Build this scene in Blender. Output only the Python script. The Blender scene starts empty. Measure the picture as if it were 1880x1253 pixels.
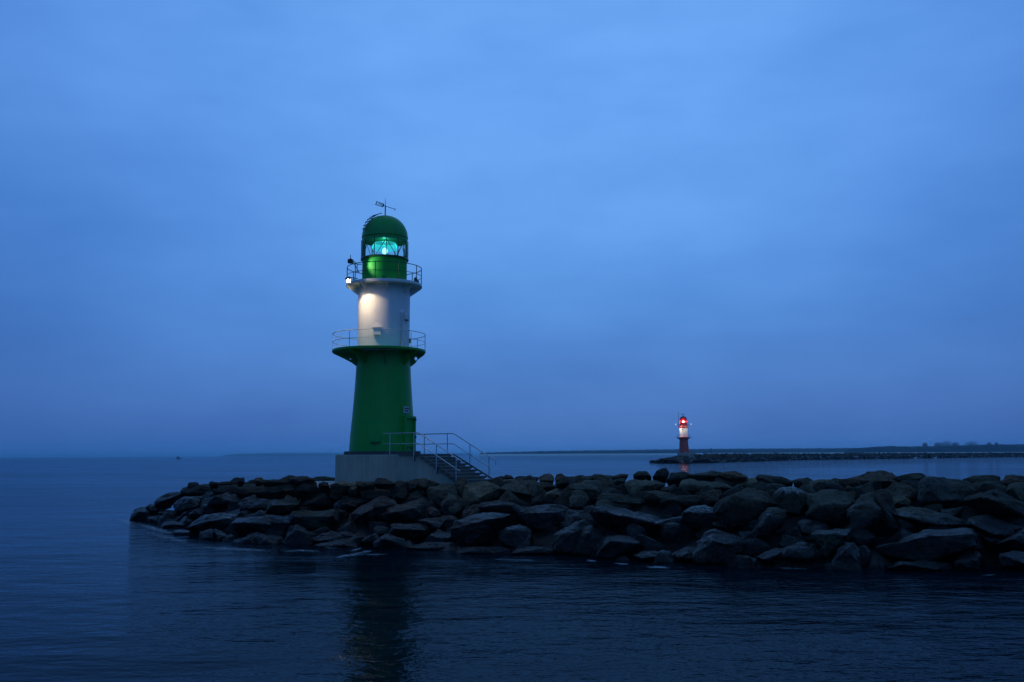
import bpy, bmesh, math, random
from mathutils import Vector, Matrix, noise
from math import sin, cos, radians as R_, pi, atan, atan2, sqrt

random.seed(7)
scene = bpy.context.scene
col = scene.collection

# ------------------------------------------------------------------ camera
F_PX = 1760.0
PITCH = atan((835.3 - 626.5) / F_PX)
ROLL = R_(0.257)
H_CAM = 3.5
FWD = Vector((0, cos(PITCH), sin(PITCH)))
r0 = Vector((1, 0, 0)); u0 = Vector((0, -sin(PITCH), cos(PITCH)))
RGT = r0 * cos(ROLL) - u0 * sin(ROLL)
UPV = r0 * sin(ROLL) + u0 * cos(ROLL)
EYE = Vector((0, 0, H_CAM))
cam_d = bpy.data.cameras.new('camera'); cam = bpy.data.objects.new('camera', cam_d)
col.objects.link(cam); scene.camera = cam
cam_d.sensor_width = 36; cam_d.sensor_fit = 'HORIZONTAL'
cam_d.lens = F_PX / 1880 * 36
cam_d.clip_start = 0.3; cam_d.clip_end = 120000
cam.matrix_world = Matrix(((RGT.x, UPV.x, -FWD.x, EYE.x), (RGT.y, UPV.y, -FWD.y, EYE.y), (RGT.z, UPV.z, -FWD.z, EYE.z), (0, 0, 0, 1)))

def ray(u, v):
    return FWD + RGT * ((u - 940) / F_PX) - UPV * ((v - 626.5) / F_PX)
def at_z(u, v, z=0.0):
    d = ray(u, v); t = (z - H_CAM) / d.z
    return EYE + d * t
def at_y(u, v, y):
    d = ray(u, v); return EYE + d * (y / d.y)

# ------------------------------------------------------------------ helpers
def obj(name, bm, mat, parent=None, smooth=None):
    me = bpy.data.meshes.new(name); bm.to_mesh(me); bm.free()
    o = bpy.data.objects.new(name, me); col.objects.link(o)
    if mat: me.materials.append(mat)
    if parent is not None: o.parent = parent
    if smooth is not None:
        for p in me.polygons: p.use_smooth = True
        try: me.set_sharp_from_angle(angle=R_(smooth))
        except Exception: pass
    return o
def empty(name, loc, rz=0.0, scale=1.0):
    e = bpy.data.objects.new(name, None); col.objects.link(e)
    e.empty_display_size = 0.5
    e.location = loc; e.rotation_euler = (0, 0, rz); e.scale = (scale,) * 3
    return e
def tag(o, label=None, cat=None, group=None, kind=None):
    if label: o['label'] = label
    if cat: o['category'] = cat
    if group: o['group'] = group
    if kind: o['kind'] = kind
    return o
def BM(): return bmesh.new()
def box(bm, c, s, M=None):
    m = Matrix.Translation(c) @ (M.to_4x4() if M else Matrix.Identity(4)) @ Matrix.Diagonal((s[0], s[1], s[2], 1))
    return bmesh.ops.create_cube(bm, size=1.0, matrix=m)['verts']
def tube(bm, pts, r, n=10, cap=True, r2=None):
    pts = [Vector(p) for p in pts]; rings = []
    for i, p in enumerate(pts):
        a = pts[max(i - 1, 0)]; b = pts[min(i + 1, len(pts) - 1)]
        t = (b - a).normalized()
        x = t.cross(Vector((0, 0, 1)))
        if x.length < 1e-3: x = t.cross(Vector((1, 0, 0)))
        x.normalize(); y = t.cross(x)
        rr = r if r2 is None else r + (r2 - r) * i / (len(pts) - 1)
        rings.append([bm.verts.new(p + x * cos(2 * pi * k / n) * rr + y * sin(2 * pi * k / n) * rr) for k in range(n)])
    for i in range(len(rings) - 1):
        for k in range(n):
            bm.faces.new((rings[i][k], rings[i][(k + 1) % n], rings[i + 1][(k + 1) % n], rings[i + 1][k]))
    if cap:
        bm.faces.new(rings[0][::-1]); bm.faces.new(rings[-1])
def lathe(bm, prof, n=72, a0=0.0, a1=2 * pi, rmod=None):
    full = abs(a1 - a0 - 2 * pi) < 1e-6
    m = n if full else n + 1
    rows = []
    for (r, z) in prof:
        row = []
        for k in range(m):
            a = a0 + (a1 - a0) * k / n
            rr = r * (rmod(a) if rmod else 1)
            row.append(bm.verts.new((rr * sin(a), -rr * cos(a), z)))
        rows.append(row)
    for i in range(len(rows) - 1):
        for k in range(n):
            q = (rows[i][k], rows[i][(k + 1) % m], rows[i + 1][(k + 1) % m], rows[i + 1][k])
            try: bm.faces.new(q)
            except ValueError: pass
    return rows
def ring_tube(bm, R, z, r, n=72, a0=0.0, a1=2 * pi, m=8):
    prof = [(R + r * cos(2 * pi * k / m), z + r * sin(2 * pi * k / m)) for k in range(m)]
    lathe(bm, prof + [prof[0]], n, a0, a1)
    bmesh.ops.remove_doubles(bm, verts=bm.verts, dist=1e-5)
def pol(R, deg, z=0.0):
    a = R_(deg); return Vector((R * sin(a), -R * cos(a), z))
def plate(bm, pts, th, frame):
    """extrude polygon pts (2D) by th about its plane; frame(x,y,w)->Vector"""
    A = [bm.verts.new(frame(x, y, -th / 2)) for x, y in pts]
    B = [bm.verts.new(frame(x, y, th / 2)) for x, y in pts]
    n = len(pts)
    bm.faces.new(A[::-1]); bm.faces.new(B)
    for i in range(n): bm.faces.new((A[i], A[(i + 1) % n], B[(i + 1) % n], B[i]))

# ------------------------------------------------------------------ materials
def new_mat(name):
    m = bpy.data.materials.new(name); m.use_nodes = True
    nt = m.node_tree; nt.nodes.clear()
    out = nt.nodes.new('ShaderNodeOutputMaterial')
    b = nt.nodes.new('ShaderNodeBsdfPrincipled'); nt.links.new(b.outputs[0], out.inputs[0])
    return m, nt, b, out
def N(nt, t, **kw):
    n = nt.nodes.new(t)
    for k, v in kw.items():
        if k in n.inputs.keys(): n.inputs[k].default_value = v
        else: setattr(n, k, v)
    return n
def ramp(nt, fac, stops, interp='LINEAR'):
    r = nt.nodes.new('ShaderNodeValToRGB'); r.color_ramp.interpolation = interp
    e = r.color_ramp.elements
    while len(e) < len(stops): e.new(0.5)
    for i, (p, c) in enumerate(stops):
        e[i].position = p; e[i].color = (*c, 1) if len(c) == 3 else c
    nt.links.new(fac, r.inputs[0]); return r
def noise_node(nt, scale, detail=4, rough=0.55, vec=None, sc=(1, 1, 1), coord='Object'):
    tc = nt.nodes.new('ShaderNodeTexCoord'); mp = nt.nodes.new('ShaderNodeMapping')
    mp.inputs['Scale'].default_value = sc
    nt.links.new(tc.outputs[coord] if vec is None else vec, mp.inputs[0])
    n = nt.nodes.new('ShaderNodeTexNoise'); n.inputs['Scale'].default_value = scale
    n.inputs['Detail'].default_value = detail; n.inputs['Roughness'].default_value = rough
    nt.links.new(mp.outputs[0], n.inputs['Vector']); return n
def paint(name, c, rough=0.35, var=0.18, spec=0.5, metallic=0.0, streak=True, bump=0.0):
    m, nt, b, out = new_mat(name)
    n1 = noise_node(nt, 1.3, 5, 0.6); n2 = noise_node(nt, 3.0, 4, 0.6, sc=(3, 3, 0.22))
    mx = N(nt, 'ShaderNodeMath', operation='MULTIPLY'); nt.links.new(n1.outputs[0], mx.inputs[0]); nt.links.new(n2.outputs[0], mx.inputs[1])
    lo = tuple(x * (1 - var * 1.6) for x in c); hi = tuple(min(1, x * (1 + var * 0.4)) for x in c)
    r = ramp(nt, mx.outputs[0], [(0.08, lo), (0.36, hi)])
    nt.links.new(r.outputs[0], b.inputs['Base Color'])
    r2 = ramp(nt, n1.outputs[0], [(0.3, (rough * 0.8,) * 3), (0.7, (min(1, rough * 1.35),) * 3)])
    nt.links.new(r2.outputs[0], b.inputs['Roughness'])
    b.inputs['Specular IOR Level'].default_value = spec; b.inputs['Metallic'].default_value = metallic
    if bump:
        n3 = noise_node(nt, 14, 5, 0.6)
        bp = N(nt, 'ShaderNodeBump', Strength=bump, Distance=0.05); nt.links.new(n3.outputs[0], bp.inputs['Height']); nt.links.new(bp.outputs[0], b.inputs['Normal'])
    return m
def emit(name, c, s):
    m, nt, b, out = new_mat(name); nt.nodes.remove(b)
    e = N(nt, 'ShaderNodeEmission', Strength=s); e.inputs[0].default_value = (*c, 1)
    nt.links.new(e.outputs[0], out.inputs[0]); return m
def glassy(name, tint=(0.92, 0.98, 0.97), gloss=0.07):
    m, nt, b, out = new_mat(name); nt.nodes.remove(b)
    t = N(nt, 'ShaderNodeBsdfTransparent'); t.inputs[0].default_value = (*tint, 1)
    g = N(nt, 'ShaderNodeBsdfGlossy', Roughness=0.03)
    fr = N(nt, 'ShaderNodeFresnel', IOR=1.12)
    ad = N(nt, 'ShaderNodeMath', operation='ADD'); ad.inputs[1].default_value = gloss * 0.5; nt.links.new(fr.outputs[0], ad.inputs[0])
    mx = N(nt, 'ShaderNodeMixShader'); nt.links.new(ad.outputs[0], mx.inputs[0]); nt.links.new(t.outputs[0], mx.inputs[1]); nt.links.new(g.outputs[0], mx.inputs[2])
    nt.links.new(mx.outputs[0], out.inputs[0]); return m

M = {}
M['green'] = paint('green_paint', (0.003, 0.34, 0.040), 0.34, 0.12, 0.35)
M['greentop'] = paint('lantern_green_paint', (0.003, 0.38, 0.05), 0.6, 0.10, 0.25)
M['dkgreen'] = paint('dark_green_paint', (0.003, 0.10, 0.03), 0.35, 0.15)
M['white'] = paint('white_paint', (0.82, 0.83, 0.82), 0.4, 0.05)
M['red'] = paint('red_paint', (0.80, 0.085, 0.05), 0.4, 0.18)
M['redbright'] = paint('bright_red_paint', (0.45, 0.03, 0.025), 0.35, 0.15)
M['concrete'] = paint('concrete', (0.37, 0.36, 0.29), 0.9, 0.14, 0.2, bump=0.25)
M['ledge'] = paint('dark_concrete', (0.10, 0.10, 0.10), 0.9, 0.25, 0.2, bump=0.2)
M['deck'] = paint('deck_concrete', (0.42, 0.42, 0.40), 0.9, 0.2, 0.2, bump=0.2)
M['steel'] = paint('galvanised_steel', (0.62, 0.64, 0.66), 0.32, 0.08, 0.5, metallic=0.85)
M['railwhite'] = paint('pale_rail_paint', (0.80, 0.82, 0.83), 0.45, 0.06)
M['rail_dark'] = paint('dark_green_rail_paint', (0.01, 0.09, 0.045), 0.4, 0.1)
M['black'] = paint('black_metal', (0.015, 0.016, 0.018), 0.45, 0.1)
M['stair'] = paint('stair_concrete', (0.12, 0.125, 0.115), 0.9, 0.25, 0.2, bump=0.25)
M['strip'] = paint('pale_strip', (0.45, 0.46, 0.44), 0.5, 0.05)
M['sign'] = paint('sign_white', (0.55, 0.58, 0.58), 0.4, 0.04)
M['ink'] = paint('sign_lettering', (0.02, 0.03, 0.06), 0.5, 0.05)
M['glass'] = glassy('lantern_glass', (0.86, 0.97, 0.96))
M['lensglass'] = glassy('lens_glass', (0.30, 0.72, 0.72), 0.2)
_nt = M['lensglass'].node_tree   # lamp light put into the lens glass as a faint cyan emission
_o = [n for n in _nt.nodes if n.type == 'OUTPUT_MATERIAL'][0]; _src = _o.inputs[0].links[0].from_socket
_e = N(_nt, 'ShaderNodeEmission', Strength=0.34); _e.inputs[0].default_value = (0.05, 0.85, 0.95, 1)
_a = N(_nt, 'ShaderNodeAddShader'); _nt.links.new(_src, _a.inputs[0]); _nt.links.new(_e.outputs[0], _a.inputs[1]); _nt.links.new(_a.outputs[0], _o.inputs[0])
M['bird'] = paint('white_feathers', (0.8, 0.8, 0.8), 0.7, 0.03)
M['boat'] = paint('boat_hull', (0.03, 0.04, 0.06), 0.5, 0.1)
M['bulb_warm'] = emit('warm_bulb', (1.0, 0.76, 0.45), 1400)
M['bulb_green'] = emit('green_lamp', (0.35, 1.0, 0.95), 1.9)
M['bulb_red'] = emit('red_lamp', (1.0, 0.42, 0.30), 60)
M['bulb_white'] = emit('white_lamp', (0.85, 0.9, 1.0), 1.8)
M['bulb_far'] = emit('far_lamp', (0.8, 0.85, 1.0), 1.6)

def rock_mat(name, dry, wet, green=0.0, drop=0.0, gloss=0.34, wetline=1.6):
    m, nt, b, out = new_mat(name)
    geo = N(nt, 'ShaderNodeNewGeometry'); oi = N(nt, 'ShaderNodeObjectInfo')
    n1 = noise_node(nt, 1.1, 6, 0.62, vec=geo.outputs['Position'])
    n2 = noise_node(nt, 9.0, 5, 0.65, vec=geo.outputs['Position'])
    ds = [tuple(x * k for x in dry) for k in (0.38, 0.95, 1.55)]
    r1 = ramp(nt, n1.outputs[0], [(0.30, ds[0]), (0.52, ds[1]), (0.72, ds[2])])
    # grain
    g = ramp(nt, n2.outputs[0], [(0.28, (0.45,) * 3), (0.5, (0.95,) * 3), (0.72, (1.45,) * 3)])
    m1 = N(nt, 'ShaderNodeMix', data_type='RGBA', blend_type='MULTIPLY'); m1.inputs['Factor'].default_value = 1
    nt.links.new(r1.outputs[0], m1.inputs['A']); nt.links.new(g.outputs[0], m1.inputs['B'])
    # per-rock tone
    tr = ramp(nt, oi.outputs['Random'], [(0.0, (0.5, 0.53, 0.56)), (0.5, (0.95, 0.97, 0.98)), (1.0, (1.5, 1.36, 1.2))])
    m2 = N(nt, 'ShaderNodeMix', data_type='RGBA', blend_type='MULTIPLY'); m2.inputs['Factor'].default_value = 1
    nt.links.new(m1.outputs['Result'], m2.inputs['A']); nt.links.new(tr.outputs[0], m2.inputs['B'])
    # tide-wet zone, ragged edge
    sp = N(nt, 'ShaderNodeSeparateXYZ'); nt.links.new(geo.outputs['Position'], sp.inputs[0])
    nz = N(nt, 'ShaderNodeMath', operation='MULTIPLY_ADD'); nt.links.new(n1.outputs[0], nz.inputs[0]); nz.inputs[1].default_value = -1.3; nt.links.new(sp.outputs[2], nz.inputs[2])
    wr = N(nt, 'ShaderNodeMapRange'); wr.inputs['From Min'].default_value = wetline - 0.65 - 0.35; wr.inputs['From Max'].default_value = wetline - 0.65 + 0.25
    nt.links.new(nz.outputs[0], wr.inputs['Value'])
    m3 = N(nt, 'ShaderNodeMix', data_type='RGBA'); m3.inputs['A'].default_value = (*wet, 1)
    nt.links.new(wr.outputs[0], m3.inputs['Factor']); nt.links.new(m2.outputs['Result'], m3.inputs['B'])
    last = m3.outputs['Result']
    if green:
        n4 = noise_node(nt, 0.9, 4, 0.6, vec=geo.outputs['Position'])
        f = ramp(nt, n4.outputs[0], [(0.42, (0, 0, 0)), (0.6, (green,) * 3)])
        mg = N(nt, 'ShaderNodeMix', data_type='RGBA'); nt.links.new(f.outputs[0], mg.inputs['Factor']); nt.links.new(last, mg.inputs['A']); mg.inputs['B'].default_value = (0.02, 0.05, 0.022, 1)
        last = mg.outputs['Result']
    if drop:
        tc = N(nt, 'ShaderNodeTexCoord'); so = N(nt, 'ShaderNodeSeparateXYZ'); nt.links.new(tc.outputs['Generated'], so.inputs[0])
        n5 = noise_node(nt, 5.0, 6, 0.75, vec=geo.outputs['Position'], sc=(1.6, 1.6, 0.55))
        a = N(nt, 'ShaderNodeMath', operation='ADD'); nt.links.new(n5.outputs[0], a.inputs[0]); nt.links.new(so.outputs[2], a.inputs[1])
        f = ramp(nt, a.outputs[0], [(1.36 / 2, (0, 0, 0)), (1.56 / 2, (drop * 0.7,) * 3)])
        hv = N(nt, 'ShaderNodeMath', operation='MULTIPLY'); hv.inputs[1].default_value = 0.5; nt.links.new(a.outputs[0], hv.inputs[0]); nt.links.new(hv.outputs[0], f.inputs[0])
        mg = N(nt, 'ShaderNodeMix', data_type='RGBA'); nt.links.new(f.outputs[0], mg.inputs['Factor']); nt.links.new(last, mg.inputs['A']); mg.inputs['B'].default_value = (0.62, 0.63, 0.60, 1)
        last = mg.outputs['Result']
    nt.links.new(last, b.inputs['Base Color'])
    rr = N(nt, 'ShaderNodeMapRange'); rr.inputs['To Min'].default_value = gloss; rr.inputs['To Max'].default_value = 0.8
    nt.links.new(wr.outputs[0], rr.inputs['Value']); nt.links.new(rr.outputs[0], b.inputs['Roughness'])
    sr = N(nt, 'ShaderNodeMapRange'); sr.inputs['To Min'].default_value = 0.22; sr.inputs['To Max'].default_value = 0.2
    nt.links.new(wr.outputs[0], sr.inputs['Value']); nt.links.new(sr.outputs[0], b.inputs['Specular IOR Level'])
    n6 = noise_node(nt, 2.6, 8, 0.62, vec=geo.outputs['Position'])
    vo = N(nt, 'ShaderNodeTexVoronoi', feature='DISTANCE_TO_EDGE', Scale=0.8)
    n7 = noise_node(nt, 1.6, 3, 0.5, vec=geo.outputs['Position'])
    av = N(nt, 'ShaderNodeVectorMath', operation='ADD'); nt.links.new(geo.outputs['Position'], av.inputs[0]); nt.links.new(n7.outputs['Color'], av.inputs[1])
    nt.links.new(av.outputs[0], vo.inputs['Vector'])
    cr = ramp(nt, vo.outputs['Distance'], [(0.0, (0, 0, 0)), (0.03, (1, 1, 1))])
    ad = N(nt, 'ShaderNodeMath', operation='MULTIPLY_ADD'); nt.links.new(cr.outputs[0], ad.inputs[0]); ad.inputs[1].default_value = 0.12; nt.links.new(n6.outputs[0], ad.inputs[2])
    bp = N(nt, 'ShaderNodeBump', Strength=0.9, Distance=0.22); nt.links.new(ad.outputs[0], bp.inputs['Height']); nt.links.new(bp.outputs[0], b.inputs['Normal'])
    return m
WET = (0.0075, 0.0078, 0.0075)
RM = {
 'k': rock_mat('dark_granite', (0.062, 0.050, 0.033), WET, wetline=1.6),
 'd': rock_mat('grey_granite', (0.141, 0.113, 0.070), WET),
 'n': rock_mat('slate_granite', (0.078, 0.069, 0.054), WET),
 'b': rock_mat('brown_granite', (0.123, 0.071, 0.041), WET),
 'g': rock_mat('mossy_granite', (0.062, 0.054, 0.033), WET, green=0.8),
 'p': rock_mat('droppings_granite', (0.074, 0.061, 0.041), WET, drop=0.85),
 'w': rock_mat('wet_granite', (0.030, 0.026, 0.022), WET, wetline=1.4),
 's': rock_mat('shiny_wet_granite', (0.030, 0.033, 0.042), (0.016, 0.018, 0.022), gloss=0.16, wetline=2.0),
}

# ------------------------------------------------------------------ world (dusk sky)
w = bpy.data.worlds.new('World'); scene.world = w; w.use_nodes = True
nt = w.node_tree; nt.nodes.clear()
out = N(nt, 'ShaderNodeOutputWorld'); tc = N(nt, 'ShaderNodeTexCoord')
sp = N(nt, 'ShaderNodeSeparateXYZ'); nt.links.new(tc.outputs['Generated'], sp.inputs[0])
def srgb(r, g, b):
    f = lambda c: c / 12.92 if c <= 0.04045 else ((c + 0.055) / 1.055) ** 2.4
    return tuple(f(x / 255) for x in (r, g, b))
SKY = [(0.0, srgb(60, 112, 183)), (0.05, srgb(66, 121, 195)), (0.13, srgb(79, 138, 214)), (0.21, srgb(90, 151, 229)), (0.30, srgb(103, 163, 240)), (0.37, srgb(102, 162, 241)), (0.46, srgb(112, 172, 248)), (0.7, srgb(98, 150, 210)), (1.0, srgb(86, 132, 184))]
rz = ramp(nt, sp.outputs[2], SKY, 'B_SPLINE')
# azimuth: brighter toward the middle of the western glow, dim and greyer behind the viewer
mx_ = N(nt, 'ShaderNodeMath', operation='SUBTRACT'); nt.links.new(sp.outputs[0], mx_.inputs[0]); mx_.inputs[1].default_value = 0.03
ab = N(nt, 'ShaderNodeMath', operation='ABSOLUTE'); nt.links.new(mx_.outputs[0], ab.inputs[0])
fx = ramp(nt, ab.outputs[0], [(0.0, (1, 1, 1)), (0.16, (0.97, 0.98, 0.99)), (0.34, (0.78, 0.83, 0.90)), (0.5, (0.60, 0.68, 0.78)), (1.0, (0.36, 0.46, 0.52))])
m1 = N(nt, 'ShaderNodeMix', data_type='RGBA', blend_type='MULTIPLY'); m1.inputs['Factor'].default_value = 1
nt.links.new(rz.outputs[0], m1.inputs['A']); nt.links.new(fx.outputs[0], m1.inputs['B'])
yb = N(nt, 'ShaderNodeMapRange', interpolation_type='SMOOTHSTEP'); yb.inputs['From Min'].default_value = -0.35; yb.inputs['From Max'].default_value = 0.75
nt.links.new(sp.outputs[1], yb.inputs['Value'])
mb = N(nt, 'ShaderNodeMix', data_type='RGBA'); mb.inputs['A'].default_value = (0.42, 0.58, 0.68, 1); mb.inputs['B'].default_value = (1, 1, 1, 1)
nt.links.new(yb.outputs[0], mb.inputs['Factor'])
m2 = N(nt, 'ShaderNodeMix', data_type='RGBA', blend_type='MULTIPLY'); m2.inputs['Factor'].default_value = 1
nt.links.new(m1.outputs['Result'], m2.inputs['A']); nt.links.new(mb.outputs['Result'], m2.inputs['B'])
# faint thin cloud sheets
cn = noise_node(nt, 2.3, 4, 0.5, coord='Generated', sc=(1, 1, 3.2))
cn2 = noise_node(nt, 5.5, 5, 0.55, coord='Generated', sc=(1, 1, 2.6))
cad = N(nt, 'ShaderNodeMath', operation='MULTIPLY_ADD'); nt.links.new(cn2.outputs[0], cad.inputs[0]); cad.inputs[1].default_value = 0.45; nt.links.new(cn.outputs[0], cad.inputs[2])
cr = ramp(nt, cad.outputs[0], [(0.54, (0.78, 0.86, 0.91)), (0.90, (1.15, 1.10, 1.06))])
m3 = N(nt, 'ShaderNodeMix', data_type='RGBA', blend_type='MULTIPLY'); m3.inputs['Factor'].default_value = 1
nt.links.new(m2.outputs['Result'], m3.inputs['A']); nt.links.new(cr.outputs[0], m3.inputs['B'])
bg = N(nt, 'ShaderNodeBackground', Strength=1.0); nt.links.new(m3.outputs['Result'], bg.inputs[0])
sk = N(nt, 'ShaderNodeTexSky', sky_type='NISHITA'); sk.sun_disc = False; sk.sun_elevation = R_(-3.0); sk.sun_rotation = R_(10)
bg2 = N(nt, 'ShaderNodeBackground', Strength=0.05); nt.links.new(sk.outputs[0], bg2.inputs[0])
ads = N(nt, 'ShaderNodeAddShader'); nt.links.new(bg.outputs[0], ads.inputs[0]); nt.links.new(bg2.outputs[0], ads.inputs[1])
nt.links.new(ads.outputs[0], out.inputs[0])

# ------------------------------------------------------------------ water
m, nt, b, out = new_mat('sea_water')
nt.nodes.remove(b)
prev = None
geo = N(nt, 'ShaderNodeNewGeometry')
gust = noise_node(nt, 0.035, 3, 0.6, vec=geo.outputs['Position'], sc=(0.7, 1, 1))
gr = ramp(nt, gust.outputs[0], [(0.36, (0.5,) * 3), (0.62, (1.25,) * 3)])
for (sc_, ms, det, amp, gu) in [(0.07, (0.7, 1, 1), 2, 0.36, 0), (0.45, (0.6, 1, 1), 2, 0.095, 0), (1.1, (0.6, 1, 1), 3, 0.058, 1), (3.6, (0.62, 1, 1), 3, 0.033, 1), (13.0, (0.7, 1, 1), 2, 0.010, 1)]:
    n_ = noise_node(nt, sc_, det, 0.5, vec=geo.outputs['Position'], sc=ms)
    src = n_.outputs[0]
    if gu:
        mg_ = N(nt, 'ShaderNodeMath', operation='MULTIPLY'); nt.links.new(src, mg_.inputs[0]); nt.links.new(gr.outputs[0], mg_.inputs[1]); src = mg_.outputs[0]
    ma = N(nt, 'ShaderNodeMath', operation='MULTIPLY_ADD'); nt.links.new(src, ma.inputs[0]); ma.inputs[1].default_value = amp
    if prev: nt.links.new(prev, ma.inputs[2])
    prev = ma.outputs[0]
bp = N(nt, 'ShaderNodeBump', Strength=1.0, Distance=1.0); nt.links.new(prev, bp.inputs['Height']); 
df = N(nt, 'ShaderNodeBsdfDiffuse'); df.inputs[0].default_value = (0.002, 0.008, 0.013, 1)
gs = N(nt, 'ShaderNodeBsdfGlossy', Roughness=0.035); gs.inputs[0].default_value = (0.74, 0.91, 1.0, 1)
frs = N(nt, 'ShaderNodeFresnel', IOR=1.076)
mul = N(nt, 'ShaderNodeMath', operation='MULTIPLY'); mul.inputs[1].default_value = 0.78
for nd in (df, gs, frs): nt.links.new(bp.outputs[0], nd.inputs['Normal'])
nt.links.new(frs.outputs[0], mul.inputs[0])
mxs = N(nt, 'ShaderNodeMixShader'); nt.links.new(mul.outputs[0], mxs.inputs[0]); nt.links.new(df.outputs[0], mxs.inputs[1]); nt.links.new(gs.outputs[0], mxs.inputs[2])
nt.links.new(mxs.outputs[0], out.inputs[0])
M['water'] = m
bm = BM()
S = 60000
for q in [((-S, -2000), (S, -2000), (S, S), (-S, S))]:
    bm.faces.new([bm.verts.new((x, y, 0)) for x, y in q])
tag(obj('water', bm, M['water']), 'calm dusk blue sea with soft ripples around the rocks', 'sea', kind='structure')

# ------------------------------------------------------------------ breakwater shape
toe_px = [(238, 955), (300, 970), (325, 990), (400, 1000), (520, 1008), (620, 1012), (700, 1015), (850, 1022), (1000, 1030), (1150, 1042), (1400, 1056), (1600, 1060), (1880, 1064)]
TOE = [at_z(u, v).xy for u, v in toe_px]
T2 = TOE + [Vector((30, 21)), Vector((46, 14)), Vector((56, 28)), Vector((36, 40)), Vector((20, 50)), Vector((4, 60)), Vector((-9, 64)), Vector((-18, 61))]
def seg_d(p, a, b):
    ab = b - a; t = max(0, min(1, (p - a).dot(ab) / ab.length_squared)); return (p - a - ab * t).length
def inside(p):
    c = False; n = len(T2); j = n - 1
    for i in range(n):
        a, b_ = T2[i], T2[j]
        if (a.y > p.y) != (b_.y > p.y) and p.x < (b_.x - a.x) * (p.y - a.y) / (b_.y - a.y) + a.x: c = not c
        j = i
    return c
def tdist(p):
    d = min(seg_d(p, T2[i], T2[(i + 1) % len(T2)]) for i in range(len(T2)))
    return d if inside(p) else -d
def slope_k(x):
    f = max(0.0, min(1.0, (-9.0 - x) / 8.0)); return 0.31 + 0.30 * f * f * (3 - 2 * f)
def surf(p):
    return min(2.1, -0.45 + slope_k(p.x) * tdist(p))
def on_slope(u, v):
    """march the pixel's ray to the breakwater's slope (or its ridge)"""
    d = ray(u, v); best = None; y = 16.0
    best_t = -1e9
    while y < 75:
        p = EYE + d * (y / d.y)
        t = tdist(p.xy)
        if t > 0 and p.z <= surf(p.xy): return p
        if t > best_t: best_t, best = t, p
        elif t < best_t - 0.8 and best_t > 4: return best
        y += 0.2
    return best

TOWER_Y = 50.3
TB = at_y(702.3, 829, TOWER_Y)          # foot of the tower
ZB = TB.z
def z_at(v, u=705): return at_y(u, v, TOWER_Y).z - ZB
def r_at(half, v):
    p = at_y(705, v, TOWER_Y); return half * (p - EYE).dot(FWD) / F_PX
FACE = atan2(-TB.x, TB.y)               # turns local -Y towards the viewer

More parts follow.
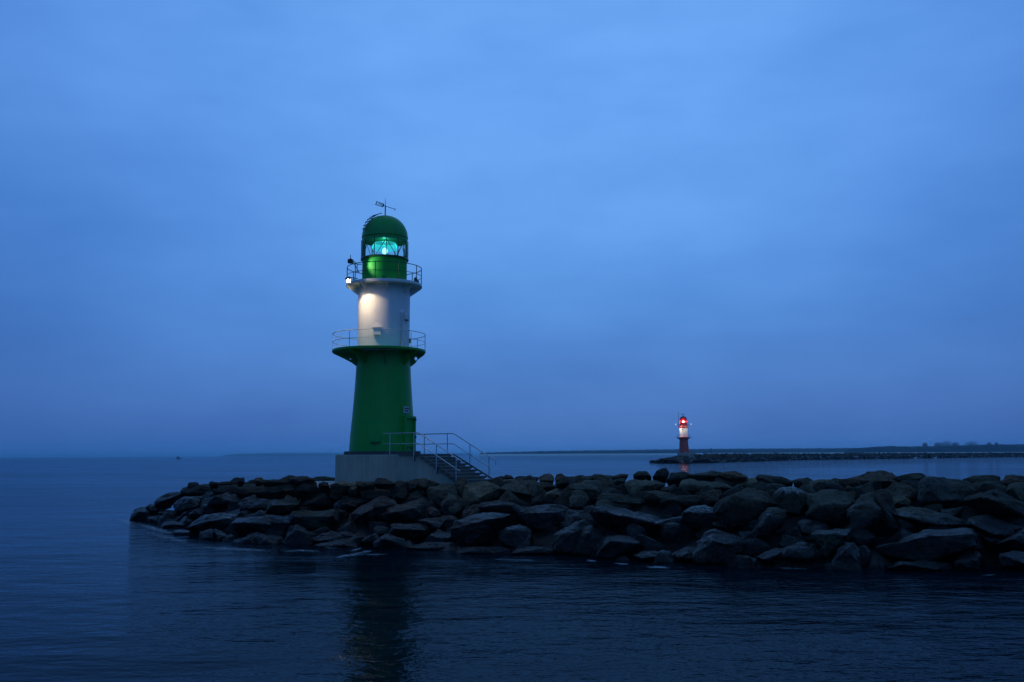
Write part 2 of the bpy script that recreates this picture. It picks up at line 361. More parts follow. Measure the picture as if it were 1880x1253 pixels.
# ------------------------------------------------------------------ boulders
ZONES = {'A': (230, 870, 8.355), 'B': (430, 870, 8.355), 'C': (620, 870, 8.355), 'D': (820, 860, 6.959), 'E': (1020, 860, 6.595), 'F': (1220, 860, 6.264), 'G': (1420, 860, 6.267), 'H': (1640, 860, 6.267)}
ROCKS = """A|blunt black boulder at the outermost seaward tip of the breakwater|w|80,745 95,650 180,540 330,515 420,560 430,640 340,755|200,600 330,600
A|small black rock tucked just behind the outermost tip boulder|w|330,520 420,470 480,450 560,520 520,600 420,620|
A|long dark slab climbing the skyline just above the tip boulders|k|460,470 510,400 600,355 690,290 820,280 860,310 840,370 700,430 560,520 470,520|560,440 720,370
A|small rounded black rock leaning on the block at the left skyline|k|850,270 890,215 960,205 990,260 940,310 860,320|
A|cube shaped black block standing proud on the left skyline|k|965,200 985,150 1100,130 1118,180 1110,225 1000,230|
A|broad sloping dark face directly below the cube shaped skyline block|k|930,300 1000,230 1120,180 1290,160 1370,220 1330,330 1180,370 960,350|
A|small two humped black rock on the skyline right of the cube block|k|1290,145 1320,118 1410,135 1420,170 1300,190|
A|low flat black rock on the skyline between two small humps|k|1410,150 1560,125 1700,105 1730,140 1600,180 1430,190|
A|big rounded dark boulder in mid slope behind the tip rocks|k|760,500 830,390 920,350 1080,380 1160,380 1150,470 980,610 820,620 780,560|
A|low tongue shaped rock just above the water near the tip|w|520,600 640,560 760,560 800,620 700,640 560,640|
A|low bluish rock half drowned beside the outermost tip boulder|w|350,690 480,640 560,680 580,740 480,770 360,760|
A|sloping wet boulder standing in the water second from the tip|w|540,890 590,770 680,730 920,740 940,820 880,900 740,920 560,920|620,800 850,800
A|flat topped slab with a pale straight edge lying in the water|s|740,1015 735,910 770,865 880,862 1090,890 1150,930 1140,1010 900,1020|760,905 1090,918
A|narrow slanting stone with a faintly lit top edge near the tip|k|980,640 1100,560 1220,500 1260,530 1180,620 1020,660|
A|very large smooth bluish boulder above the flat slab in the water|k|1000,850 1110,740 1260,630 1480,600 1700,620 1700,760 1600,960 1400,830 1330,840 1100,890|1300,740 1500,700
A|black boulder at the waterline right beside the flat pale edged slab|w|1140,1040 1150,900 1330,850 1360,870 1380,1040 1180,1075|
A|small triangular rock wedged under the very large bluish boulder|w|1365,900 1400,850 1560,960 1560,1040 1420,1055|
A|dark rounded boulder mid slope above the very large bluish one|k|1290,500 1300,400 1420,350 1560,290 1700,330 1760,440 1700,520 1450,490|
A|wide dark slab forming the crest left of the concrete deck strip|k|1340,250 1420,190 1640,170 1830,160 1830,280 1700,310 1560,290 1400,330|
B|small pointed black knob on the skyline left of the rounded knob|k|50,105 90,75 145,60 155,110 130,150 60,150|
B|small rounded black knob on the skyline left of the thin flat rock|k|310,100 340,62 410,62 445,110 420,140 330,140|
B|long thin flat rock on the skyline behind the pale deck strip|k|440,110 480,95 560,105 850,90 860,130 560,150 460,150|
B|black crest rock with a small peak beside the pale deck strip|k|850,80 880,60 1040,65 1110,40 1140,75 1200,120 1000,150 870,130|
B|long smooth black slab on the skyline touching the concrete base|k|1180,80 1290,45 1420,42 1520,60 1570,105 1400,115 1200,115|
B|broad dark crest boulder just left of the pale deck strip|k|10,170 150,150 500,150 560,200 470,260 330,300 150,340 40,320|
B|low tilted slab just below the pale deck strip|k|340,310 440,250 560,215 780,205 810,260 790,310 560,330|
B|rounded black boulder left of the green edged block in mid slope|k|90,480 180,380 310,320 540,350 550,430 500,580 250,590 110,570|
B|block with a green stained left edge and shadowed front in mid slope|g|520,610 560,430 680,370 900,310 1000,340 1000,440 930,600 680,640|610,500 950,500
B|dark lump at the right end of the pale deck strip|k|680,205 760,160 900,150 960,190 950,300 830,240|
B|tall dark boulder leaning up to the crest left of the droppings rock|k|950,300 970,210 1090,90 1190,90 1240,170 1250,230 1170,310 1030,310|
B|steep peaked rock with white bird droppings running down its tip|p|1030,520 1090,440 1220,330 1340,205 1410,205 1500,390 1510,540 1200,550|1370,330 1200,470
B|large flat topped mossy green slab over a black hollow|g|900,650 960,580 1200,545 1480,560 1520,600 1480,660 1560,800 1300,880 1000,860 890,740|940,670 1450,670
B|wide wet slab with a shiny blue streaked top near the water|s|20,790 120,720 330,690 560,640 780,635 860,680 820,780 650,960 540,960 460,860 250,850 60,860|150,770 480,800 800,770
B|pointed wet rock at the waterline left of the black hollow|s|0,1060 110,990 260,910 370,900 350,1020 370,1135 150,1160 10,1140|180,1010
B|black boulder at the waterline below the shiny streaked slab|w|370,1140 350,1010 400,920 560,960 700,960 740,1060 690,1120 520,1150|
B|large leaning black boulder at the waterline below the mossy slab|w|760,1100 830,950 900,800 960,780 1060,860 1240,960 1200,1060 1100,1140 880,1150|940,860
B|low rounded black rock above the half drowned stones with glints|w|1220,1020 1330,920 1500,880 1750,890 1830,960 1838,1030 1600,1030 1400,1050|
B|half drowned flat stones awash where warm glints start in the water|w|1280,1110 1420,1060 1640,1040 1780,1010 1838,1060 1838,1160 1600,1160 1360,1180|
B|grey green rock just right of the peaked rock with droppings|k|1540,560 1560,470 1640,400 1830,380 1838,580 1620,590|
B|small flat topped rock up behind the peaked rock with droppings|k|1440,240 1560,225 1640,240 1700,330 1640,400 1540,450 1500,380|
B|small dark rock splitting the pale concrete beside the base corner|k|1300,170 1370,120 1430,150 1450,220 1320,210|
B|grey rubble stone at the bottom left corner of the concrete base|d|1490,180 1570,180 1680,120 1760,170 1800,210 1680,230 1500,225|
C|low grey stone against the left foot of the concrete base|d|0,180 60,130 120,120 170,150 150,200 20,220|
C|grey angular stone second from the left foot of the concrete base|d|160,230 180,160 280,130 320,200 280,260 180,270|
C|small black rounded stone against the middle of the concrete base|k|285,160 300,125 420,120 460,165 430,210 330,205|
C|small grey stone between a black round stone and the black peak|d|430,150 490,125 560,130 570,190 460,200|
C|black peaked rock above the pale strip in front of the base|k|570,150 600,85 640,65 720,85 860,170 740,168 570,175|
C|broad black boulder right under the pale strip before the base|k|380,250 480,205 570,215 830,220 850,330 760,400 600,350 480,430 390,380|
C|upright black rock just right of the pale strip before the base|k|860,200 900,120 940,105 1080,125 1100,250 1060,370 930,440 850,430 830,300|
C|dark sloping rock joined to the round black one below the stair wall|k|1080,125 1200,80 1240,85 1240,160 1190,220 1110,250|
C|rounded jet black boulder against the stair wall|k|1235,180 1240,90 1290,70 1380,90 1530,170 1420,230 1350,250 1270,215|
C|small teal grey slab lying below the rounded jet black boulder|d|1090,355 1180,270 1290,220 1400,220 1400,300 1310,340 1200,360|1200,340
C|big pale grey boulder below the bottom corner of the stair wall|d|1400,300 1410,240 1540,180 1650,150 1770,180 1830,270 1838,430 1640,420 1590,560 1450,440|1620,300 1600,400
C|sharp ridged grey rock leaning under the pale boulder by the stairs|d|1590,600 1620,440 1700,290 1780,360 1838,430 1838,560 1740,700 1640,680|1700,440
C|flat dark rock with a thin pale cracked line along its top|k|20,480 120,345 200,350 370,410 420,420 340,520 260,590 60,590|
C|tall domed dark boulder in mid slope below the concrete base|k|240,640 350,540 520,430 640,345 710,350 840,420 860,500 700,620 560,800 420,820 260,760|560,540 420,640
C|large twin shouldered dark boulder in the middle below the stair wall|k|660,660 760,560 860,500 980,485 1120,410 1270,360 1320,440 1250,560 1200,680 1250,760 900,760 740,730|900,600 1150,540
C|wide black boulder underneath the twin shouldered one|w|800,950 860,780 900,760 1240,760 1340,800 1390,880 1300,980 1100,975 850,975|900,850 1250,860
C|small triangular grey stone in a dark hollow below the stairs|d|1390,640 1420,500 1480,520 1570,600 1560,690 1440,690|
C|low faintly lit rock below the small triangular stone|k|1240,720 1400,710 1560,670 1640,700 1500,830 1460,900 1370,840|
C|small dark rock between the domed boulder and the waterline peak|w|560,860 600,800 760,830 790,890 720,980 610,980|
C|pointed dark rock at the waterline beside the white foam streak|w|570,1110 650,1000 740,920 830,980 1000,1050 1000,1180 800,1210 580,1190|720,1020
C|low slanting black rock just above the white foam streak|w|370,1060 430,1000 560,910 610,960 560,1090 430,1120|
C|flat black rock above the half drowned stones with warm glints|w|0,900 140,890 280,970 310,1010 140,1030 0,1020|
C|low drowned dark ledge at the waterline right of the pointed rock|w|1080,1140 1300,1080 1560,1050 1660,1060 1760,1120 1640,1170 1300,1190|
D|upright black rock at the foot of the stairs|k|105,230 130,150 190,120 250,140 240,220 230,400 180,420 130,300|
D|big pale boulder with a ridged front just right of the stair foot|d|230,350 250,230 340,190 440,165 540,190 620,220 640,260 480,350 440,430 390,560 290,520 230,440|330,300 400,420
D|small dark wedge between two big pale boulders right of the stairs|k|480,360 590,290 720,230 720,290 650,350 530,420 460,410|
D|wide pale slab with an undercut shadowed front near the crest|d|705,280 770,210 850,165 1060,150 1110,190 1090,280 1110,390 960,370 800,335|730,275 1090,370
D|narrow grey rock leaning on the right end of the undercut slab|d|1030,200 1090,160 1130,220 1150,300 1100,390 1060,300|
D|small black crest rock where the stair rail ends|k|590,150 650,115 700,100 740,140 640,190 610,180|
D|small peaked dark crest rock right of the stair rail end|k|720,120 760,85 820,100 850,140 780,160 720,150|
D|flat grey rock just below the small peaked crest rock|d|640,200 700,150 860,140 880,160 760,210 680,240|
D|flat topped low dark rock on the crest above the undercut slab|k|880,130 940,100 1060,100 1080,140 1000,160 890,160|
D|tiny dark crest rock between a flat rock and a rounded grey one|k|1060,120 1110,110 1170,130 1150,170 1080,165|
D|rounded grey crest boulder above the layered grey stone|d|1190,130 1230,90 1300,70 1350,90 1360,170 1260,190 1195,170|
D|layered grey stone right of the undercut slab|d|1130,230 1180,180 1280,190 1390,240 1320,270 1150,270|
D|pointed pale stone right of the undercut slab shadow|d|1210,440 1250,320 1300,290 1400,260 1430,350 1320,390 1230,440|1290,340
D|slanting grey ridge in the shadow right of the undercut slab|k|1100,420 1210,330 1260,300 1240,420 1100,480|
D|long domed grey rock lying under the undercut slab|k|450,500 490,450 640,415 820,415 910,470 970,560 960,660 760,700 740,600 640,540 480,550|560,490 800,480
D|huge dark boulder with a flat bumpy top low below the stairs|k|90,800 150,680 380,640 480,575 620,565 760,600 720,690 640,780 560,960 330,1020 200,950 110,860|300,720 620,640
D|greenish shadowed rock under the sharp ridged grey rock|g|0,490 40,430 130,390 190,470 200,510 100,620 40,640|
D|dark wedge shaped boulder at the waterline right of the huge one|w|680,850 740,780 930,720 1010,770 1060,830 1000,1000 860,1050 740,970|850,800
D|broad roof shaped dark boulder in mid slope right of the domed rock|k|960,600 990,550 1130,480 1280,460 1420,480 1530,530 1500,700 1330,830 1140,790 980,660|1180,570 1400,560
D|low black ledge at the waterline between the wedge and bluish boulders|w|860,1100 960,1010 1180,1000 1400,1050 1380,1105 1000,1115|
D|black rock awash directly below the huge flat topped boulder|w|150,1120 200,1040 500,1000 760,1050 720,1140 300,1150|
E|brown grey rounded rock on the crest left of the tent shaped stones|b|0,130 20,80 70,65 110,100 100,150 20,170|
E|tiny flat crest rock beside the brown grey rounded one|d|100,150 120,100 210,100 200,140 130,180|
E|long grey slab slanting up to the crest left of the tall slab|d|20,230 120,150 250,100 310,85 330,120 210,190 130,220 60,240|
E|tall smooth upright pale slab in the upper row|d|200,240 250,180 380,140 500,140 550,200 540,300 500,400 440,390 350,280 230,250|270,250 480,260
E|narrow tooth shaped stone in front of the tall upright pale slab|d|180,390 230,290 310,260 360,310 400,390 330,500 200,500|300,350
E|low flat crest rock behind the tall upright pale slab|d|330,110 440,90 470,100 450,140 340,150|
E|grey boulder with a small peak right of the tall upright slab|d|470,110 490,70 540,90 700,140 720,230 560,240 540,170|
E|small dark crest rock right of the small peaked boulder|k|540,90 620,85 720,100 700,130 600,115|
E|small low rounded crest rock left of the dark wedge|b|720,100 790,70 870,85 850,110 740,130|
E|small pale slanting stone below the low rounded crest rock|d|720,180 760,140 830,100 840,180 780,190|
E|dark wedge shaped rock alone on the crest left of the upright finger|k|955,90 1010,50 1090,35 1150,125 1070,130 960,110|
E|wide pale slab with a dark crack on top below the crest wedge|d|860,190 930,120 1060,130 1200,140 1290,190 1190,260 1080,265 980,350 930,320|1080,210
E|upright finger of rock poking highest above the crest|k|1190,130 1250,90 1275,20 1330,0 1365,60 1350,130 1290,150|
E|long pale slab dipping to the right in the upper row|d|540,370 600,300 700,300 810,320 920,310 1090,390 1060,430 960,470 830,440 690,370|800,410 1000,430
E|square black rock lying on the long dipping pale slab|k|580,330 600,250 710,240 800,320 700,345|
E|small curved pale slab below the long dipping one|d|510,430 540,370 610,350 700,390 770,480 640,500 500,470|
E|huge dark lozenge shaped boulder spanning the middle of the slope|k|470,480 620,430 760,480 1000,560 1150,570 1290,690 1260,800 1180,860 980,860 760,790 560,640 480,560|700,560 1100,680
E|narrow leaning black rock left of the huge lozenge boulder|k|330,600 370,480 450,450 520,560 590,680 600,760 520,740 430,660|
E|shadowed rock below the tooth shaped stone|k|60,740 130,560 170,500 330,510 350,600 240,680 100,740|
E|large bluish wet boulder at the waterline left of the twin rock|w|0,1060 0,850 130,740 270,650 370,620 430,700 300,830 240,900 230,1070|150,850
E|large black triangular boulder at the waterline beside the bluish one|w|230,1070 260,860 380,690 450,690 540,800 580,890 520,1000 480,1090|400,800
E|low broad wet boulder at the waterline under the huge lozenge|w|520,1090 560,920 650,810 780,810 1000,870 1000,960 900,1070 700,1100|680,880 950,920
E|low black ledge awash right under the big dark hollow|w|980,1060 1090,1000 1300,1020 1451,1060 1300,1120 1100,1110|
E|shallow dark block behind the white topped one on its right|k|1100,380 1100,290 1220,270 1451,330 1451,410 1280,440|
E|brownish rounded stone in the upper row left of the blue gap|b|1290,270 1310,230 1400,205 1451,200 1451,310 1330,310|
F|rounded dark crest rock just right of the upright finger|k|50,110 80,60 200,40 280,80 290,110 200,170 60,160 30,150|
F|long thin pale slab lying flat on the crest|d|280,75 400,50 520,28 620,30 650,60 620,95 480,105 380,100|480,80
F|hump backed brown rock on the crest right of the thin pale slab|b|640,80 660,55 740,35 830,35 940,110 880,140 760,130|
F|long slab with a bright sloping top and dark scooped side|d|220,290 210,200 240,130 330,120 480,180 700,210 780,250 640,250 440,280 300,300|310,190 480,235
F|flat grey slab under the hump backed brown rock|d|590,180 620,115 680,110 830,160 860,180 760,230 640,200|
F|tiny dark stone between the thin pale slab and the long slab|k|390,130 520,125 540,170 480,185|
F|pale sloping slab above the great pyramid boulder|d|780,240 880,150 910,110 1060,110 1180,200 1060,230 940,230 860,260|960,200
F|square shouldered rock on the crest right of the pale sloping slab|k|1070,120 1100,75 1280,95 1378,120 1378,200 1200,210 1110,180|
F|small brown faced block left of the great pyramid boulder|b|440,280 540,250 640,255 600,290 540,400 500,430 440,350|
F|great pyramid shaped boulder dominating the right centre|k|640,420 660,370 860,280 930,230 1070,260 1180,340 1270,430 1130,470 1060,600 1000,680 820,740 720,700 600,600 640,500|830,340 1080,410 760,420
F|low long dark rock behind the white topped block|k|0,330 150,310 430,300 500,410 260,440 180,420 0,420|100,370
F|block with a flat top whitened by bird droppings|p|225,530 250,470 320,430 450,425 610,470 560,580 550,740 400,690 230,660|240,500 580,500
F|faint grey rock left of the white topped block|k|-160,650 0,590 100,560 220,550 230,660 100,690 0,710|
F|large black cone shaped boulder at the waterline below the white topped block|w|360,1060 400,860 480,750 580,700 720,740 900,840 840,980 740,1120 500,1140|560,820 700,880
F|tall bluish boulder with a rounded top right of the great pyramid|d|980,850 1050,680 1080,560 1160,480 1290,450 1370,510 1370,600 1270,680 1240,790 1150,870 1050,890|1180,560 1100,720
F|small black rock at the waterline left of the cone shaped boulder|w|140,1020 190,930 260,930 330,1010 280,1070 160,1070|
F|small dark rock squeezed under the great pyramid boulder|k|860,740 1020,720 1000,800 960,880 880,830|
F|low black rock at the waterline right of the cone shaped boulder|w|1080,1050 1150,970 1378,920 1378,1070 1180,1100|
F|small angular rock between the white topped block and the pyramid|k|550,640 640,600 740,680 700,720 600,700|
G|low greenish dark rock on the crest left of a shadowed gap|g|-40,190 -20,110 0,95 90,95 140,140 220,160 120,200|
G|boulder with a bright white stripe along its upper edge|p|10,400 20,290 70,235 230,215 430,310 440,370 420,480 300,560 160,530 80,460|140,250 410,330
G|small bluish crest rock behind the white striped boulder|d|240,150 300,130 390,108 440,150 420,230 340,230 260,190|
G|cracked bluish rock at the crest between two rounded ones|d|430,150 520,130 640,135 560,220 420,290 380,260|
G|rounded grey crest rock left of the big brown hump|d|560,230 640,140 710,115 780,140 840,200 820,290 720,290 640,250|
G|pale domed boulder with a dark undercut front|d|420,350 520,270 620,245 720,280 850,360 910,430 860,560 760,680 540,690 430,600|600,470 850,450
G|big brown humped boulder highest on the crest at the right|b|820,160 960,110 1100,60 1270,25 1350,60 1430,150 1500,210 1400,320 1280,260 1000,260 860,220|1150,180 1350,180
G|dark brown rock in the gap under the big brown hump|b|820,290 850,200 1000,250 1000,270 940,400 870,380|
G|steep bluish diamond faced boulder in mid slope|n|870,830 865,520 940,420 1000,340 1130,280 1150,400 1230,500 1220,620 1080,740 1030,790|1080,420 1210,520 900,560
G|leaning brown ridge pressed against the diamond faced boulder|b|1140,290 1250,240 1330,300 1380,440 1330,480 1420,700 1460,800 1290,690 1230,630 1220,480 1150,390|1240,420
G|greenish block with a flat top below the pale domed boulder|g|470,780 510,730 640,695 860,700 860,840 760,930 620,1070 540,940|620,760 840,780
G|rounded upright wet rock at the waterline below the diamond boulder|w|700,1130 740,950 830,860 930,850 970,940 1000,1190 860,1210|860,930
G|dark lump in the hollow below the white striped boulder|k|280,640 340,590 440,620 470,700 430,800 330,790|
G|low black boulder at the waterline behind the small foam caps|w|0,960 100,920 280,850 380,870 560,970 480,1060 200,1090 0,1080|
H|greenish low slab on the crest right of the big brown hump|g|50,120 150,80 280,55 360,100 260,120 90,160|
H|rounded grey rock right of the big brown hump|d|170,190 200,120 260,100 360,130 330,220 290,300 200,280|
H|large faceted boulder with a black triangular face near the crest|n|330,330 320,210 360,130 480,95 590,100 670,190 760,330 820,400 700,450 560,430 400,440 350,400|480,130 480,290 590,420
H|grey slab leaning on the large faceted boulder|d|600,120 740,120 850,170 940,265 800,270 830,360 740,310 650,190|
H|flat topped black rock on the crest near the right end|k|830,145 920,95 1080,80 1200,105 1205,150 1060,200 920,240 890,180|
H|small pale angular stone below the flat topped black crest rock|d|950,180 1050,200 1120,140 1230,150 1260,230 1150,260 1080,300 960,230|1100,200
H|brown block at the far right end of the crest|b|1260,180 1310,90 1400,75 1504,100 1620,130 1620,200 1360,200 1310,230|
H|grey block under the brown block at the right edge|d|1330,290 1360,190 1420,160 1504,170 1640,230 1640,400 1504,420 1400,350|1400,240
H|wide dark slanting boulder at the right edge above the black hollow|k|840,420 940,340 1110,310 1220,240 1330,320 1504,450 1650,560 1600,680 1504,640 1340,590 1150,500 1010,420 870,430|1130,370 1300,430
H|long pale whale backed slab lying across the right slope|d|-20,500 0,470 150,440 330,455 640,540 860,660 840,690 560,690 430,620 130,560 30,540|140,545 520,660
H|giant dark boulder with a flat face low at the right|k|-100,920 50,830 330,690 560,700 840,685 930,740 970,940 700,1060 360,1090 100,1040 -40,1000|350,760 860,760 900,900
H|dark block at the waterline under the giant flat faced boulder|w|720,1080 960,960 1000,1020 1000,1190 850,1200 740,1150|
H|pale sloping slab with rough top at the lower right|d|900,580 1080,535 1250,600 1440,700 1400,790 1240,870 1000,730 890,660|990,670 1200,800
H|bluish grey boulder cut by the right edge low on the slope|d|1240,880 1400,780 1504,690 1640,720 1640,950 1504,950 1380,940 1230,900|1420,830
H|small rough stone under the pale sloping slab|k|980,760 1060,740 1230,850 1220,890 1150,890 1000,820|
H|small grey stone in front of the rounded grey rock by the brown hump|d|0,330 100,320 190,380 180,440 20,440|
H|small bluish stone below the large faceted boulder|d|560,480 800,440 780,520 720,570 600,540|
H|black boulder in the waterline hollow at the right edge|w|1240,1010 1380,950 1504,960 1640,980 1640,1160 1300,1160|
H|black ledge awash below the giant flat faced boulder|w|0,1160 100,1060 600,1090 640,1170 300,1200|
"""
def rough_mesh(name, pts, mat, size, seed, bevel=0.04, amp=0.042, target=None, fit=None):
    bm = BM()
    vs = [bm.verts.new(p) for p in pts]
    r = bmesh.ops.convex_hull(bm, input=vs)
    junk = list({g for g in r['geom_interior'] + r['geom_unused'] if isinstance(g, bmesh.types.BMVert)})
    bmesh.ops.delete(bm, geom=[v for v in junk if v.is_valid], context='VERTS')
    bmesh.ops.remove_doubles(bm, verts=bm.verts, dist=size * 0.04)
    bmesh.ops.dissolve_limit(bm, angle_limit=R_(9), verts=bm.verts, edges=bm.edges)
    bmesh.ops.bevel(bm, geom=bm.edges[:], offset=size * bevel, segments=2, profile=0.55, affect='EDGES', clamp_overlap=True)
    bmesh.ops.triangulate(bm, faces=bm.faces)
    L = target or size / 9
    for _ in range(4):
        es = [e for e in bm.edges if e.calc_length() > L * 1.5]
        if not es or len(bm.verts) > 4200: break
        bmesh.ops.subdivide_edges(bm, edges=es, cuts=1)
        bmesh.ops.triangulate(bm, faces=[f for f in bm.faces if len(f.verts) > 3])
    bmesh.ops.remove_doubles(bm, verts=bm.verts, dist=size * 0.008)
    bmesh.ops.smooth_vert(bm, verts=bm.verts, factor=0.16, use_axis_x=True, use_axis_y=True, use_axis_z=True)
    bm.normal_update()
    off = Vector((seed * 3.71, seed * 1.37, seed * 2.11))
    for v in bm.verts:
        q = v.co / size
        d = noise.fractal(q * 1.6 + off, 0.9, 2.1, 3) * amp * 1.6 + noise.fractal(q * 5 + off, 0.8, 2.1, 4) * amp * 0.6
        cz = noise.cell(q * 2.3 + off + noise.noise_vector(q * 2.0 + off) * 0.5); d += (cz - 0.5) * amp * 0.5
        v.co += v.normal * d * size
    if fit:   # bring the finished stone to its measured width and height
        (ua, ub_, va, vb_), ctr_, mpp_ = fit
        pu = []; pv = []
        for v in bm.verts:
            d = v.co - EYE; z_ = d.dot(FWD); pu.append(940 + d.dot(RGT) / z_ * F_PX); pv.append(626.5 - d.dot(UPV) / z_ * F_PX)
        g = 1.17
        kx = (ub_ - ua) / (max(pu) - min(pu)) * g; kz = (vb_ - va) / max(1e-3, (min(max(pv), vb_ + 30) - min(pv))) * g
        kx = min(1.45, max(0.9, kx)); kz = min(1.45, max(0.9, kz))
        c0 = sum((v.co for v in bm.verts), Vector()) / len(bm.verts)
        du = ((ua + ub_) / 2 - (max(pu) + min(pu)) / 2) * mpp_; dz_ = -(va - min(pv)) * mpp_
        for v in bm.verts:
            v.co.x = c0.x + (v.co.x - c0.x) * kx + du; v.co.z = c0.z + (v.co.z - c0.z) * kz
        top = min(626.5 - (v.co - EYE).dot(UPV) / (v.co - EYE).dot(FWD) * F_PX for v in bm.verts)
        for v in bm.verts: v.co.z += (top - va + 0.5) * mpp_
    o = obj(name, bm, mat, smooth=30)
    return o
def rebase(o, loc):
    o.data.transform(Matrix.Translation(-loc)); o.location = loc
n_rock = 0
HAND = []
for line in ROCKS.strip().splitlines():
    zn, label, tone, outl, keys = line.split('|')
    x0, y0, s = ZONES[zn]
    cv = lambda t: [(x0 + float(a) / s, y0 + float(b_) / s) for a, b_ in (p.split(',') for p in t.split())]
    P = cv(outl); K = cv(keys) if keys.strip() else []
    us = [p[0] for p in P]; vs = [p[1] for p in P]
    cu, cvv = (min(us) + max(us)) / 2, (min(vs) + max(vs)) / 2
    c = on_slope(cu, min(cvv + 0.15 * (max(vs) - min(vs)), 1058))
    dep = c.y
    # keep clear of the concrete base and its stair
    if 612 < max(us) and min(us) < 850 and cvv < 905: dep = min(dep, 44.3)
    if 470 < cu < 850 and max(vs) > 887 and cvv < 905: dep = min(dep, 43.0)
    if 470 < cu < 625 and max(vs) < 887: dep = 53.0
    if 'knob' in label or 'small two humped' in label: dep = 45.5
    mpp = dep / F_PX
    wm, hm = (max(us) - min(us)) * mpp, (max(vs) - min(vs)) * mpp
    size = sqrt(max(wm, 0.3) * max(hm, 0.3))
    thick = 0.5 * min(wm, hm * 1.6) + 0.12 * size
    pts = []
    rnd = random.Random(n_rock + 11)
    for (u, v) in P:
        dv = (cvv - v) * mpp
        pts.append(at_y(u, v, dep + 1.0 * dv + rnd.uniform(-0.08, 0.08) * size))
    if not K:
        # a facet of its own kind: crest line part way down, off-centre
        w_, h_ = max(us) - min(us), max(vs) - min(vs)
        if rnd.random() < 0.62:
            ph = rnd.uniform(R_(35), R_(145)); cu2, cv2 = cu + rnd.uniform(-.14, .14) * w_, cvv + rnd.uniform(-.02, .16) * h_
            K = [(cu2 + cos(ph) * 0.36 * w_ * q_, cv2 - sin(ph) * 0.36 * h_ * q_) for q_ in (-1, 0.05, 0.9)]
            sd_ = 1 if rnd.random() < .5 else -1
            K.append((cu2 + sd_ * 0.28 * w_, cv2 + 0.22 * h_))
        else:
            fy = rnd.uniform(0.0, 0.26); fx = rnd.uniform(-0.18, 0.18)
            k = rnd.uniform(0.42, 0.62)
            cu2, cv2 = cu + fx * w_, cvv + fy * h_
            K = [(cu2 + (u - cu) * k, cv2 + (v - cvv) * k) for (u, v) in P[::2]]
    for (u, v) in K:
        dv = (cvv - v) * mpp
        pts.append(at_y(u, v, dep + 0.75 * dv - thick * rnd.uniform(0.7, 0.95)))
    for (u, v) in P:   # back and foot
        u2, v2 = cu + (u - cu) * 0.72, cvv + (v - cvv) * 0.62
        dv = (cvv - v2) * mpp
        q = at_y(u2, v2, dep + thick * 1.3 + 0.5 * dv); pts.append(q)
        if v > cvv: pts.append(at_y(cu + (u - cu) * 0.8, v, dep + thick * 0.7) + Vector((0, 0, -0.35 * hm - 0.15)))
    ctr = sum(pts, Vector()) / len(pts)
    o = rough_mesh('boulder', pts, RM[tone], size, n_rock + 1, bevel=0.014 + 0.028 * rnd.random(), target=max(size / 15, 2.0 * mpp), fit=((min(us), max(us), min(vs), max(vs)), c, mpp))
    rebase(o, ctr)
    tag(o, label, 'boulder', 'boulders of the near breakwater')
    HAND.append((ctr, size)); n_rock += 1

def random_rock(c, sx, sy, sz, seed, mat, name='boulder', n=15, **kw):
    rnd = random.Random(seed * 13 + 5)
    pts = []
    for _ in range(n):
        v = Vector((rnd.gauss(0, 1), rnd.gauss(0, 1), rnd.gauss(0, 1))).normalized()
        pts.append(Vector((v.x * sx, v.y * sy, v.z * sz)))
    rot = Matrix.Rotation(rnd.uniform(0, 6.28), 3, 'Z') @ Matrix.Rotation(rnd.uniform(-.4, .4), 3, 'X')
    pts = [rot @ p for p in pts]
    o = rough_mesh(name, pts, mat, (sx + sy + sz) / 1.6, seed, **kw)
    o.location = c
    return o
# rocks wedged in the gaps between the big ones
rnd = random.Random(3)
FILL = []
tries = 0
while len(FILL) < 170 and tries < 6000:
    tries += 1
    u = rnd.uniform(250, 1900); v = rnd.uniform(880, 1050)
    p = on_slope(u, v)
    t = tdist(p.xy)
    if t < 0.6 or t > 13: continue
    if any((p.xy - q.xy).length < 1.1 for q in FILL): continue
    if (p.xy - TB.xy).length < 7: continue
    FILL.append(p)
FILL_OBJS = []
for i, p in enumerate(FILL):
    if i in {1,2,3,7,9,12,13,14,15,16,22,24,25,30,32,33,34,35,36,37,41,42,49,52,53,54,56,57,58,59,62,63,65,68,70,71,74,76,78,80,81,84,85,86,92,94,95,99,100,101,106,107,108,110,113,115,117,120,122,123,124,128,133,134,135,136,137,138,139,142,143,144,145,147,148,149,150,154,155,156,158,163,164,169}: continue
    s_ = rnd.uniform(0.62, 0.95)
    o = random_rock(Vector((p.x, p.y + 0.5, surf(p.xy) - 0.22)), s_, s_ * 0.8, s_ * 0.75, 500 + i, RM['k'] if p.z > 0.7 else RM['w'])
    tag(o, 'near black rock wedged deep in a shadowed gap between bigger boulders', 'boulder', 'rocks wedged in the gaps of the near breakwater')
    o['fill'] = i; FILL_OBJS.append(o)
# right of the frame the mound simply goes on
for i, (x, y, s_) in enumerate([(18.5, 27.5, 1.3), (21.5, 26.0, 1.5), (20.5, 30.5, 1.4), (24, 28.5, 1.5), (23.0, 33.5, 1.3), (27, 26, 1.6), (27.5, 31, 1.4), (19.5, 34.5, 1.3)]):
    if False: break
    o = random_rock(Vector((x, y, surf(Vector((x, y))) - 0.1)), s_, s_ * .85, s_ * .75, 800 + i, RM['d'])
    tag(o, 'grey boulder where the near breakwater goes on beyond the right edge', 'boulder', 'boulders beyond the right edge')

